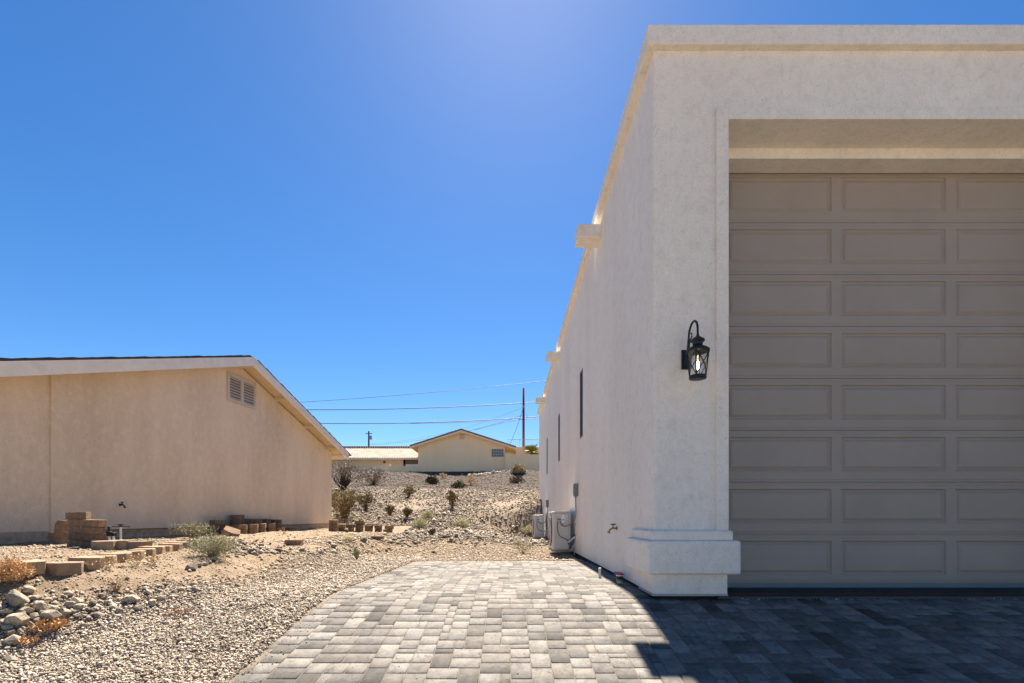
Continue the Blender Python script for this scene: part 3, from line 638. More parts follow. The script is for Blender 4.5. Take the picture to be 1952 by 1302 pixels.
for sgn, xe in ((-1, gx(783)), (1, gx(984))):
    ze = rf(xe)
    def strip(y0, y1, t0, t1): return MB().add([(xm, y0, ridge + t0), (xe, y0, ze + t0), (xe, y0, ze + t1), (xm, y0, ridge + t1), (xm, y1, ridge + t0), (xe, y1, ze + t0), (xe, y1, ze + t1), (xm, y1, ridge + t1)],
                          [(0, 1, 2, 3), (7, 6, 5, 4), (0, 4, 5, 1), (1, 5, 6, 2), (2, 6, 7, 3), (3, 7, 4, 0)])
    h2p(strip(YG - 0.6, YG + 14.5, 0.0, 0.08), 'roof', M['roof_tile_red'])
    h2p(strip(YG - 0.66, YG - 0.6, -0.22, 0.0), 'rake_board', M['cream_stucco'])
    h2p(strip(YG - 0.6, YG + 14.4, -0.06, -0.004), 'soffit', M['cream_stucco'])
    nT = 24
    for k in range(nT):
        a, b = xm + (xe - xm) * k / nT, xm + (xe - xm) * (k + 0.93) / nT
        za, zb = rf(a), rf(b)
        h2p(MB().add([(a, YG - 0.68, za + 0.08), (b, YG - 0.68, zb + 0.08), (b, YG - 0.68, zb + 0.2), (a, YG - 0.68, za + 0.17), (a, YG - 0.3, za + 0.08), (b, YG - 0.3, zb + 0.08), (b, YG - 0.3, zb + 0.2), (a, YG - 0.3, za + 0.17)],
            [(0, 1, 2, 3), (7, 6, 5, 4), (0, 4, 5, 1), (1, 5, 6, 2), (2, 6, 7, 3), (3, 7, 4, 0)]), 'rake_tile', M['roof_tile_red'])
vt = h2p(MB().box(gx(875), gx(887), YG - 0.04, YG, gz(838.5), gz(827)), 'gable_vent', M['cream_stucco'])
for k in range(6):
    zz = gz(838) + 0.04 + k * 0.105
    h2p(MB().box(gx(876), gx(886), YG - 0.06, YG - 0.041, zz, zz + 0.05), 'vent_slat', M['concrete'])
wn = h2p(MB().box(gx(937), gx(960), YG - 0.015, YG, gz(871), gz(856)), 'glass_block_window', M['mortar_grey'])
bw, bh = (gx(960) - gx(937)) / 5, (gz(856) - gz(871)) / 3
for i in range(5):
    for k in range(3):
        MB().box(0.03, bw - 0.03, -0.05, 0, 0.03, bh - 0.03).obj('glass_block', M['glass_block'], wn, loc=(gx(937) + i * bw - gx(882), -0.015, gz(871) + k * bh - 5.4), bevel=0.02)
# right-hand buttress and garden wall
h2p(MB().box(gx(963), gx(973), YG - 0.5, YG + 0.3, 5.0, gz(865)), 'buttress', M['cream_stucco'])
MB().box(gx(973), 16, YG - 0.3, YG - 0.05, 4.9, gz(867)).obj('garden_wall', M['cream_stucco'], None, label='tall cream garden wall right of the far gable house', cat='wall')
MB().box(gx(741), gx(797) - 0.02, YG - 0.2, YG, 5.0, gz(889)).obj('low_garden_wall', M['cream_stucco'], None, label='low cream wall left of the far gable house', cat='wall')
MB().box(gx(706), gx(741), YG + 0.6, YG + 0.8, 5.0, gz(886)).box(gx(738.5), gx(742), YG + 0.5, YG + 0.9, 5.0, gz(883.5)).obj('stub_wall', M['cream_stucco'], None, label='short cream wall end with pillar by the long low house', cat='wall')
# long low house
h3 = empty('low_house', (-17, 62, 5.5), label='long low cream house with pinkish barrel tile roof', cat='house')
def h3p(mb, name, m, **kw):
    mb.v = [(a + 17, b - 62, c - 5.5) for a, b, c in mb.v]; return mb.obj(name, m, h3, **kw)
g3x = lambda px, Y=60: (px - CX) / F * Y
ez, rz_ = EYE + 112 / F * 59.2, EYE + 131.5 / F * 63.2
h3p(MB().box(-30, g3x(800), 60, 68, 4.8, ez + 0.1), 'wall', M['cream_stucco'])
# corrugated tile roof sheet with one ridge of caps
nxr = 520; X = np.linspace(-31, g3x(812, 60), nxr); rows = []
for j in range(13):
    t_ = j / 12; yy_ = 59.2 + t_ * 4.0; zz_ = ez + t_ * (rz_ - ez)
    step = -0.04 * (j % 2)
    rows.append(np.stack([X, np.full(nxr, yy_), zz_ + step + 0.07 * np.abs(np.sin(X * math.pi / 0.30))], 1))
V3 = np.concatenate(rows) - np.array([-17, 62, 5.5]); i3 = np.arange(12 * (nxr - 1)); a3 = (i3 // (nxr - 1)) * nxr + i3 % (nxr - 1)
link('roof', np_mesh('roof', V3, np.stack([a3, a3 + 1, a3 + 1 + nxr, a3 + nxr], 1).ravel(), 4), M['roof_tile_pink'], h3)
h3p(MB().add([(-31, 63.2, rz_), (g3x(812), 63.2, rz_), (g3x(812), 68.6, ez), (-31, 68.6, ez)], [(0, 1, 2, 3)]), 'rear_roof', M['roof_tile_pink'])
h3p(MB().box(-31, g3x(812), 59.14, 59.2, ez - 0.2, ez + 0.03), 'fascia', M['fascia_paint'])
x = -22.5
mb = MB()
for k in range(44): mb.box(x + k * 0.3, x + k * 0.3 + 0.24, 63.0, 63.4, rz_ - 0.02, rz_ + 0.16)
h3p(mb, 'ridge_caps', M['roof_tile_red'], kind='stuff')
h3p(MB().box(g3x(769), g3x(773), 59.9, 60, 5.4, ez - 0.1).box(g3x(769), g3x(800), 59.9, 60.0, gz(876), ez - 0.05), 'door_surround', M['bronze'])
h3p(MB().box(g3x(774), g3x(798), 59.93, 59.99, 5.4, gz(876)), 'door', M['label_white'])
h3p(MB().tube([(g3x(733), 59.8, EYE + 104 / F * 60), (g3x(733), 60, EYE + 104 / F * 60)], 0.14, 8), 'wall_light', M['black_metal'])
# railing of the terrace behind the garden wall
rl = empty('terrace_railing', (gx(998), 60, 8.6), label='thin grey terrace railing beside the tall wooden pole', cat='railing')
zt, zb_ = EYE + (CY - 838) / F * 60, EYE + (CY - 853) / F * 60
def rp(mb, name): mb.v = [(a - gx(998), b - 60, c - 8.6) for a, b, c in mb.v]; return mb.obj(name, M['galv'], rl)
rx0, rx1 = (968 - CX) / F * 60, (1060 - CX) / F * 60
rp(MB().tube([(rx0, 60, zt), (rx1, 60, zt)], 0.03, 5), 'handrail')
k = 0
while rx0 + k * 0.24 < rx1: rp(MB().tube([(rx0 + k * 0.24, 60, zb_), (rx0 + k * 0.24, 60, zt)], 0.014 if k % 6 else 0.03, 4), 'baluster'); k += 1
mb = MB().box(rx0 - 0.3, rx1, 59.6, 66, 5.2, zb_).obj('terrace', M['cream_stucco'], None, label='cream terrace block carrying the thin grey railing', cat='terrace')
# poles
P1 = Vector((31 / F * 63, 63, 0)); zp = lambda py, Y: EYE + (CY - py) / F * Y
pl = empty('utility_pole', (P1.x, P1.y, 5.0), label='tall brown wooden utility pole right of the far gable house', cat='utility pole')
MB().tube([(0, 0, 0), (0, 0, zp(740, 63) - 5.0)], 0.19, 10, 0.14).obj('pole', M['pole_wood'], pl, smooth=True)
MB().box(-0.05, 0.05, -0.25, 0.0, 9.9, 10.1).tube([(0.1, -0.1, 8.6), (0.38, -0.1, 8.6), (0.45, -0.1, 8.9), (0.38, -0.1, 9.1)], 0.03, 5).obj('bracket', M['galv'], pl)
P2 = Vector(((703 - CX) / F * 130, 130, 0))
pl2 = empty('utility_pole', (P2.x, P2.y, 12), label='distant utility pole with transformer above the low house roof', cat='utility pole')
MB().tube([(0, 0, 0), (0, 0, zp(822, 130) - 12)], 0.26, 8, 0.2).obj('pole', M['pole_wood'], pl2)
MB().box(-0.9, 0.9, -0.1, 0.1, zp(826, 130) - 12.15, zp(826, 130) - 12).obj('crossarm', M['pole_wood'], pl2)
MB().tube([(0.55, -0.2, zp(838, 130) - 12), (0.55, -0.2, zp(831, 130) - 12)], 0.36, 10).obj('transformer', M['galv'], pl2)
def wire(pts, Y, r, lab, Y1=None):
    px = [p[0] for p in pts]; cf = np.polyfit(px, [p[1] for p in pts], min(2, len(pts) - 1)); out = []
    for k in range(41):
        x = px[0] + (px[-1] - px[0]) * k / 40; yy = Y + ((Y1 or Y) - Y) * k / 40
        out.append(tuple(at(x, float(np.polyval(cf, x)), yy)))
    MB().tube(out, r, 5).obj('power_line', M['wire'], None, smooth=True, label=lab, cat='power line', group='overhead power lines')
wire([(400, 775), (575, 767), (800, 750), (1027, 727), (1100, 719)], 63, 0.026, 'highest thin overhead wire crossing the sky between the two near buildings')
wire([(400, 778), (580, 779.5), (800, 779), (998, 769), (1100, 760)], 62.7, 0.05, 'dark overhead cable in the middle, above the double cable')
wire([(400, 800), (605, 804), (780, 807), (900, 804), (998, 797), (1100, 787)], 62.7, 0.05, 'dark lowest overhead cable just above the far gable roof')
wire([(780, 807), (900, 805), (998, 799), (1100, 792)], 62.8, 0.028, 'thin wire running just under the lowest dark cable towards the tall pole')
wire([(998, 776), (900, 812), (780, 838), (703, 846)], 63, 0.014, 'faint wire dropping from the tall pole to the distant pole', 130)
wire([(998, 791), (900, 820), (790, 840), (703, 848)], 63, 0.026, 'lower faint wire dropping from the tall pole to the distant pole', 130)
wire([(998, 798), (950, 808), (905, 820)], 63, 0.03, 'short service wire sagging from the tall pole to the gable roof', 58)
wire([(997, 778), (986, 812), (972, 846)], 63, 0.025, 'guy wire running down left of the tall wooden pole', 62)

# ------------------------------------------------------------ retaining wall blocks
def block_mesh(wd=0.30, dp=0.20, h=0.102, m=None, seed=0):
    r = random.Random(seed); w2 = wd / 2
    pts = [(-w2 * 0.86, dp / 2), (-w2, -dp * 0.28), (-w2 * 0.42, -dp / 2), (w2 * 0.42, -dp / 2), (w2, -dp * 0.28), (w2 * 0.86, dp / 2)]
    mb = MB().prism([(x + r.uniform(-.004, .004), y + r.uniform(-.004, .004)) for x, y in pts], 0, h)
    mb.v = [(x + r.uniform(-.006, .006), y + r.uniform(-.006, .006), z + r.uniform(-.004, .004)) for x, y, z in mb.v]
    me = mb.mesh('block', bevel=0.005, seg=1); me.materials.append(m or M['block']); return me
BM = [block_mesh(0.31, 0.22, 0.112, seed=s) for s in range(5)]; EM = [block_mesh(0.27, 0.24, 0.12, M['edging'], 20 + s) for s in range(3)]
BH = 0.114
def put_block(p, rz, label, group, tilt=(0, 0), me=None, name='concrete_block'):
    return link(name, me or random.choice(BM), None, None, (p[0], p[1], p[2]), (tilt[0], tilt[1], rz), label=label, cat='block', group=group)
ord_ = ['bottom', 'second lowest', 'third lowest', 'fourth lowest', 'topmost']
def stack(px, py, n, rz, where, group, jit=0.016, dx=0.0, wall=None, sc_=1.0):
    p = spot(px, py)
    if wall is not None:        # stands this far in front of the tan house wall
        Yw = 8.246 / ((CX - px) / F + 0.127) - wall; p = Vector(((px - CX) / F * Yw, Yw, float(ground((px - CX) / F * Yw, Yw))))
    base = p.z - 0.012
    for k in range(n):
        o = ord_[-1] if (k == n - 1 and n > 1) else ord_[k]
        lab = f'{o} brown block, {where}' if n > 1 else f'single brown block, {where}'
        put_block((p.x + dx * k + random.uniform(-jit, jit), p.y + random.uniform(-jit, jit), base + k * BH * sc_), rz + random.uniform(-0.12, 0.12), lab, group, (random.uniform(-.02, .02), random.uniform(-.03, .03))).scale = (sc_ * random.uniform(0.93, 1.05), sc_, sc_ * 0.985)
gA = 'blocks stacked beside the tan house at far left'
stack(150, 1041, 5, R(4), 'tallest middle stack in the left pile', gA, sc_=0.82, jit=0.025)
stack(177, 1043, 4, R(-12), 'front right stack in the left pile', gA, dx=0.005, sc_=0.82, jit=0.025)
stack(112, 1036, 2, R(8), 'low left stack in the left pile', gA, dx=0.03, sc_=0.82, jit=0.025)
p = spot(112, 1036)
put_block((p.x + 0.10, p.y, p.z + 2 * BH * 0.82 + 0.02), R(5), 'brown concrete block standing on end at the left pile', gA, (0, R(-84))).scale = (0.8, 0.8, 0.8)
gB = 'blocks piled in the middle of the tan house wall'
for i, (px, py, n, rz) in enumerate([(402, 1013, 2, 10), (417, 1014, 3, 80), (434, 1013, 2, 85), (452, 1012, 4, 5), (472, 1011, 3, 80), (489, 1010, 3, 84), (508, 1009, 3, 95), (525, 1009, 3, 5)]):
    stack(px, py, n, R(rz), ['leftmost', 'second', 'third', 'fourth and highest', 'fifth', 'sixth', 'seventh', 'rightmost'][i] + ' stack of shaded back row, middle pile', gB, wall=0.30)
for i, (px, py, n, rz) in enumerate([(459, 1021, 2, 88), (479, 1020, 2, 80), (497, 1019, 2, 95), (515, 1018, 2, 86), (532, 1017, 1, 80), (550, 1016, 1, 5)]):
    stack(px, py, n, R(rz), ['leftmost', 'second', 'third', 'fourth', 'fifth', 'rightmost'][i] + ' stack of sunlit front row, middle pile', gB, wall=1.0 if i < 5 else 0.8)
p = spot(439, 1022); put_block((p.x, p.y, p.z + 0.03), R(30), 'brown concrete block tipped on its edge before the middle pile', gB, (R(28), R(20)))
gC = 'row of block stacks at the right corner of the tan house'
for i, (px, n, rz) in enumerate([(637, 3, 88), (652, 2, 90), (668, 2, 86), (686, 3, 90), (704, 2, 85), (722, 2, 92), (741, 2, 70)]):
    stack(px, 1012 + (i > 5) + i * 0.25, n, R(rz), ['leftmost, three high', 'second', 'third', 'fourth, three high', 'fifth', 'sixth', 'rightmost'][i] + ' stack in row at house corner', gC, dx=0.006)
stack(560, 1039, 1, R(6), 'lying alone on open dirt between the piles', 'loose single blocks on the dirt')
stack(719, 1029, 1, R(-5), 'lying alone below the row at the house corner', 'loose single blocks on the dirt')
# curved edging in front of the left pile
EC = [spot(*e) for e in [(50, 1089), (110, 1090), (160, 1083), (203, 1073), (243, 1066), (278, 1058), (308, 1051), (335, 1046), (358, 1040), (377, 1036)]]
EP = []; d_ = 0.0
for a, b in zip(EC[:-1], EC[1:]):
    ln = (b - a).length; u = (0.275 - d_) if EP else 0.0
    while u <= ln:
        EP.append((a.lerp(b, u / ln), math.atan2(b.y - a.y, b.x - a.x))); u += 0.275
    d_ = ln - (u - 0.275)
cnt = ['', 'second', 'third', 'fourth', 'fifth', 'sixth', 'seventh', 'eighth', 'ninth', 'tenth', 'eleventh', 'twelfth']
for i, (p, rz) in enumerate(EP):
    k = len(EP) - 1 - i
    w_ = ('leftmost, beside the orange grass' if i == 0 else 'rightmost, beside the feathery bush' if k == 0 else f'{cnt[i]} from the orange grass' if i <= k else f'{cnt[k]} from the feathery bush')
    z_ = float(ground(p.x, p.y))
    put_block((p.x, p.y, z_ - 0.035 + random.uniform(-0.008, 0.006)), rz, 'tan edging block in the curved row, ' + w_, 'curved row of tan edging blocks', (random.uniform(-.04, .04), random.uniform(-.04, .04)), EM[i % 3], 'edging_block')
for (px, py, rz, l) in ((202, 1047, 5, 'next to the left pile'), (233, 1046, -6, 'behind the curved row'), (262, 1047, -10, 'right of the one behind the curved row')):
    p = spot(px, py); put_block((p.x, p.y, p.z - 0.012), R(rz), 'tan edging block lying ' + l, 'loose tan edging blocks', (0, 0), EM[0], 'edging_block')
# sprinkler pipes and valves by the wall
vp = empty('sprinkler_valves', spot(214, 1033), 0, label='white plastic pipes with black sprinkler valves beside the left block pile', cat='valve')
MB().tube([(-0.05, 0, -0.05), (-0.05, 0, 0.09)], 0.016, 8).tube([(0.02, 0, -0.05), (0.02, 0, 0.09)], 0.016, 8).obj('riser_pipe', M['pvc'], vp)
MB().box(-0.085, -0.02, -0.03, 0.03, 0.09, 0.17).box(-0.005, 0.05, -0.03, 0.03, 0.09, 0.15).tube([(-0.055, 0, 0.17), (-0.055, 0, 0.25)], 0.02, 8).obj('valve_body', M['rubber'], vp, bevel=0.006)
tp = empty('pipe_post', spot(230, 1032), 0, label='white pipe post with short cross pipe beside the sprinkler valves', cat='pipe')
MB().tube([(0, 0, -0.05), (0, 0, 0.24)], 0.018, 8).obj('post', M['pvc'], tp)
MB().tube([(-0.16, 0.02, 0.25), (0.17, -0.02, 0.245)], 0.009, 6).obj('cross_pipe', M['grey_conduit'], tp)
MB().lathe([(0, 0.29), (0.045, 0.285), (0.048, 0.275), (0.02, 0.268), (0.012, 0.24)], n=14).obj('vent_cap', M['rubber'], tp)

# ------------------------------------------------------------ rocks
def rock_mesh(seed):
    r = random.Random(seed); bm = bmesh.new()
    for _ in range(26):
        v = Vector((r.gauss(0, 1), r.gauss(0, 1), r.gauss(0, 1))).normalized() * r.uniform(0.8, 1.0)
        bm.verts.new((v.x * 0.5, v.y * 0.42, v.z * 0.33))
    bmesh.ops.convex_hull(bm, input=bm.verts)
    bmesh.ops.dissolve_limit(bm, angle_limit=R(14), verts=bm.verts, edges=bm.edges)
    bmesh.ops.bevel(bm, geom=bm.edges[:], offset=0.025, segments=1, affect='EDGES', clamp_overlap=True)
    bmesh.ops.triangulate(bm, faces=bm.faces)
    me = bpy.data.meshes.new('stone'); bm.to_mesh(me); bm.free(); me.materials.append(M['rock']); return me
RM = [rock_mesh(s) for s in range(9)]
def rock(px, py, wpx, lab, grp, flat=1.0):
    p = spot(px, py); s = wpx * p.y / F
    o = link('stone', random.choice(RM), None, None, (p.x, p.y, p.z + s * 0.16), (random.uniform(-.3, .3), random.uniform(-.3, .3), random.uniform(-0.6, 0.6)), label=lab, cat='stone', group=grp)
    o.scale = (s, s * random.uniform(0.8, 1.1), s * flat); return o
gR = 'loose grey stones along the gravel edge at left'
rock(33, 1153, 50, 'largest grey stone at the left, top of the stone pile', gR, 1.35)
rock(72, 1163, 36, 'pale grey flat stone right below the largest stone', gR, 1.1)
rock(32, 1194, 44, 'broad blue grey stone low in the stone pile at left', gR, 1.2)
rock(97, 1186, 42, 'whitish flat stone just above the dry orange leaves', gR, 1.0)
rock(22, 1229, 38, 'flat pale stone at the very left edge below the pile', gR, 0.8)
rock(250, 1149, 34, 'long tilted pale stone right of the stone pile by a twiggy weed', gR, 0.9)
rock(365, 1086, 24, 'large white stone, leftmost of the short row near the bush', gR, 1.2)
for px, py, wp in [(66, 1147, 26), (90, 1150, 22), (48, 1172, 32), (46, 1160, 24), (98, 1168, 28), (64, 1180, 22), (122, 1172, 24), (133, 1158, 24), (146, 1152, 24), (150, 1162, 22), (142, 1172, 20), (146, 1180, 20),
                   (158, 1178, 18), (160, 1199, 20), (178, 1155, 18), (181, 1164, 18), (206, 1152, 17), (214, 1162, 18), (192, 1180, 18), (212, 1180, 12), (198, 1140, 13), (228, 1168, 18), (265, 1166, 22), (291, 1154, 24),
                   (308, 1145, 20), (333, 1143, 18), (332, 1130, 14), (346, 1127, 16), (372, 1128, 20), (305, 1119, 13), (318, 1128, 12), (15, 1205, 24), (8, 1190, 22), (64, 1205, 20), (38, 1210, 16), (20, 1262, 30), (46, 1258, 16), (112, 1213, 12), (75, 1190, 24),
                   (10, 1172, 26), (26, 1180, 20), (82, 1175, 20), (112, 1160, 16), (165, 1168, 14), (190, 1150, 14), (20, 1212, 20), (58, 1194, 18), (130, 1190, 14), (176, 1174, 12), (244, 1160, 14), (280, 1162, 12), (362, 1136, 12), (352, 1138, 12)]:
    zn = ('in the heap below the orange leaves' if py > 1196 and px < 130 else 'packed round the largest stone' if px < 105 else 'in the middle of the heap, right of the largest stone' if px < 175 else 'at the thinning right end of the stone heap' if px < 240 else 'near the branching weed, right of the heap' if px < 300 else 'in the scatter farthest right along the gravel edge')
    rock(px, py, wp, 'smallish grey stone ' + zn, 'small stones ' + zn, random.uniform(0.85, 1.25))
gR2 = 'small stones lined along the dirt bank'
BL = [(379, 1080, 18), (390, 1077, 15), (398, 1073, 14), (407, 1070, 16), (420, 1072, 10), (384, 1073, 12), (452, 1062, 12), (440, 1049, 10), (522, 1056, 15), (508, 1055, 10), (540, 1056, 10), (545, 1052, 10), (560, 1057, 9), (578, 1056, 9), (592, 1057, 10), (611, 1056, 16), (600, 1055, 9),
                   (622, 1053, 9), (640, 1050, 9), (655, 1047, 9), (670, 1044, 9), (690, 1040, 12), (700, 1038, 9), (465, 1048, 9), (476, 1050, 9), (490, 1053, 9), (430, 1045, 9), (445, 1042, 8), (458, 1040, 8), (634, 1052, 8)]
BL.sort(); zc = {}
for px, py, wp in BL:
    zn = 'in the short row below the feathery bush' if py > 1063 else 'right of the feathery bush on the dirt bank' if px < 500 else 'lined along the dirt bank below the lone block' if px < 625 else 'at the far right end of the dirt bank line'
    zc[zn] = zc.get(zn, 0) + 1
    rock(px, py, wp, ['leftmost', 'second', 'third', 'fourth', 'fifth', 'sixth', 'seventh', 'eighth', 'ninth', 'tenth', 'eleventh', 'twelfth'][zc[zn] - 1] + ' small stone from left, ' + zn, 'small stones ' + zn, random.uniform(0.7, 1.0))
rock(638, 890, 20, 'pale boulder on the hillside at the tan house corner', 'hillside boulder', 0.9)

# gravel and rubble: too many to count
OCT = np.array([[1, 0, 0], [-1, 0, 0], [0, 1, 0], [0, -1, 0], [0, 0, 1], [0, 0, -1]], float)
OF = np.array([[0, 2, 4], [2, 1, 4], [1, 3, 4], [3, 0, 4], [2, 0, 5], [1, 2, 5], [3, 1, 5], [0, 3, 5]])
def scatter(name, X, Y, size, palette, flat=0.65, sink=0.25, lift=None, jitter=0.45, **kw):
    n = len(X); Z = ground(X, Y)
    if lift is not None: Z = Z + lift
    B = OCT[None] * (1 + rng.uniform(-jitter, jitter, (n, 6, 1))) + rng.uniform(-0.22, 0.22, (n, 6, 3))
    B[:, :, 2] *= flat
    th = rng.uniform(0, 2 * np.pi, n); c, s = np.cos(th)[:, None], np.sin(th)[:, None]
    bx, by = B[:, :, 0] * c - B[:, :, 1] * s, B[:, :, 0] * s + B[:, :, 1] * c
    tl = rng.normal(0, 0.35, n)[:, None]; bz = B[:, :, 2] * np.cos(tl) + bx * np.sin(tl); bx = bx * np.cos(tl) - B[:, :, 2] * np.sin(tl)
    r = (size / 2)[:, None]
    Vv = np.stack([X[:, None] + bx * r, Y[:, None] + by * r, (Z + size * flat * (0.5 - sink))[:, None] + bz * r], 2).reshape(-1, 3)
    Ff = (OF[None] + (np.arange(n) * 6)[:, None, None]).ravel()
    pal = np.array(palette); t = pal[rng.integers(0, len(pal), n)] * rng.uniform(0.75, 1.25, (n, 1))
    return link(name, np_mesh(name, Vv, Ff, 3, np.repeat(t, 6, 0)), M['pebble'], None, kind='stuff', **kw)
gravel_pal = [(0.45, 0.38, 0.295), (0.40, 0.34, 0.265), (0.34, 0.28, 0.215), (0.26, 0.21, 0.155), (0.52, 0.45, 0.365), (0.16, 0.125, 0.09), (0.36, 0.31, 0.25), (0.41, 0.34, 0.26)]
dirt_pal = [(0.34, 0.265, 0.185), (0.28, 0.21, 0.145), (0.42, 0.33, 0.235), (0.22, 0.165, 0.11), (0.33, 0.28, 0.215), (0.50, 0.42, 0.32)]
rock_pal = [(0.26, 0.215, 0.165), (0.31, 0.262, 0.205), (0.20, 0.163, 0.122), (0.12, 0.095, 0.070), (0.40, 0.345, 0.275), (0.23, 0.192, 0.15), (0.16, 0.13, 0.097)]
dark_pal = [(0.10, 0.077, 0.06), (0.14, 0.108, 0.083), (0.18, 0.142, 0.11), (0.07, 0.054, 0.042), (0.22, 0.175, 0.138)]
def edge_x(y): return -2.95 - 0.5 * np.maximum(6 - y, 0) + 0.5 * vnoise(np.zeros_like(y), y, 0.9, 12)
def near_bias(n, y0, y1, p=1.6): u = rng.random(n); return 1 / ((1 / y0 ** p) + u * ((1 / y1 ** p) - (1 / y0 ** p))) ** (1 / p)
n = 190000; Y = near_bias(n, 2.4, 10.5, 1.4); ex = edge_x(Y); lx_ = PAV_L * squeeze(Y) + 0.004
X = lx_ + (ex - 0.35 - lx_) * rng.random(n) ** 0.9
keep = (rng.random(n) < np.clip((X - ex + 0.35) / 0.6, 0.1, 1)); X, Y = X[keep], Y[keep]
scatter('gravel_strip', X, Y, np.clip(rng.lognormal(math.log(0.0135), 0.42, len(X)), 0.006, 0.045) * (1 + (Y - 3) * 0.06), gravel_pal, 0.7, 0.2, np.clip(rng.normal(0.004, 0.006, len(X)), -0.003, 0.02), label='fine tan gravel beside the driveway')
n = 55000; Y = near_bias(n, 2.6, 16, 1.2); X = edge_x(Y) + 0.3 - 5.2 * rng.random(n) ** 1.0
X = np.where(Y > 9.3, rng.uniform(-6.5, 1.5, n), X); m_ = ~((Y > 9.3) & (X < -6.0)); X, Y = X[m_], Y[m_]
scatter('dirt_pebbles', X, Y, np.clip(rng.lognormal(math.log(0.011), 0.5, len(X)), 0.005, 0.05) * (1 + (Y - 3) * 0.06), dirt_pal, 0.6, 0.3, label='scattered pebbles on the tan dirt')
n = 420; Y = near_bias(n, 2.6, 9.3, 1.0); X = PAV_L * squeeze(Y) + np.abs(rng.normal(0, 0.18, n)) + (rng.random(n) < 0.12) * rng.uniform(0, 3.3, n)
X = np.where((Y > 5.0) & (X > 1.5), 1.2, X)
scatter('stray_gravel', X, Y, rng.uniform(0.006, 0.016, n), gravel_pal, 0.6, 0.0, label='stray gravel bits on the paver edge')
n = 260; X = rng.uniform(2.4, 7, n); Y = 5.045 + rng.normal(0, 0.012, n)
scatter('paint_flecks', X, Y, rng.uniform(0.004, 0.02, n) * np.clip(vnoise(X, Y * 0, 3.0, 30) * 2 + 0.6, 0.2, 1.2), [(0.75, 0.72, 0.68), (0.5, 0.48, 0.45), (0.25, 0.24, 0.22)], 0.3, 0.0, label='white plaster flecks along the door threshold')
n = 26000; Y = near_bias(n, 9.4, 16, 1.0); X = rng.uniform(-4.5, 1.45, n)
scatter('back_pebbles', X, Y, np.clip(rng.lognormal(math.log(0.024), 0.45, n), 0.01, 0.09), dirt_pal + gravel_pal[:4], 0.6, 0.25, label='fine gravel on the dirt beyond the end of the pavers')
# coarser rubble along the toe of the bank
n = 500; Y = near_bias(n, 3.2, 12, 1.0); X = edge_x(Y) - 0.1 + rng.normal(0, 0.22, n)
scatter('bank_rubble', X, Y, np.clip(rng.lognormal(math.log(0.034), 0.45, n), 0.015, 0.10), dirt_pal, 0.65, 0.25, label='coarse rubble along the foot of the dirt bank')
pts_ = []
for (cx_, cy_, sx_, sy_, nn) in ((460, 1046, 26, 7, 260), (790, 1030, 90, 6, 320), (900, 1018, 60, 5, 260), (620, 1052, 90, 3, 120), (335, 1135, 45, 6, 70), (110, 1170, 60, 16, 200)):
    for _ in range(nn):
        p = spot(random.gauss(cx_, sx_), random.gauss(cy_, sy_)); pts_.append((p.x, p.y))
pts_ = np.array(pts_)
scatter('stone_rubble', pts_[:, 0], pts_[:, 1], np.clip(rng.lognormal(math.log(0.042), 0.45, len(pts_)), 0.015, 0.13) * np.clip(pts_[:, 1] / 7, 0.8, 2), rock_pal, 0.7, 0.2, label='loose rubble heaps at the edge of the dirt')
n = 150000; Y = near_bias(n, 14.5, 31, 0.8); X = rng.uniform(-13, 6, n); dn = vnoise(X, Y, 0.45, 21) + 0.5 * vnoise(X, Y, 1.4, 22)
k_ = (rng.random(n) < np.clip(0.72 + 1.2 * dn - 0.15 * sstep(-1.5, 1.5, X) * sstep(24, 19, Y), 0.06, 1)); X, Y = X[k_], Y[k_]
k_ = ~((Y < 17.8) & (X < -3.4)); X, Y = X[k_], Y[k_]
scatter('hillside_rubble', X, Y, np.clip(rng.lognormal(math.log(0.036), 0.55, len(X)), 0.025, 0.32), rock_pal, 0.8, 0.2, label='broken rock covering the middle of the hillside')
n = 50000; Y = rng.uniform(29, 54.5, n); X = rng.uniform(-26, 9, n)
scatter('dark_gravel_slope', X, Y, np.clip(rng.lognormal(math.log(0.055), 0.4, n), 0.03, 0.2), dark_pal, 0.6, 0.3, label='dark gravel on the upper hillside')
p = spot(925, 897); n = 700; X = rng.normal(gx(940) * 0.93, 1.0, n); Y = rng.normal(50.5, 0.9, n)
scatter('rock_riprap', X, Y, np.clip(rng.lognormal(math.log(0.22), 0.35, n), 0.1, 0.5), rock_pal, 0.8, 0.2, label='pale riprap stones below the far gable house')

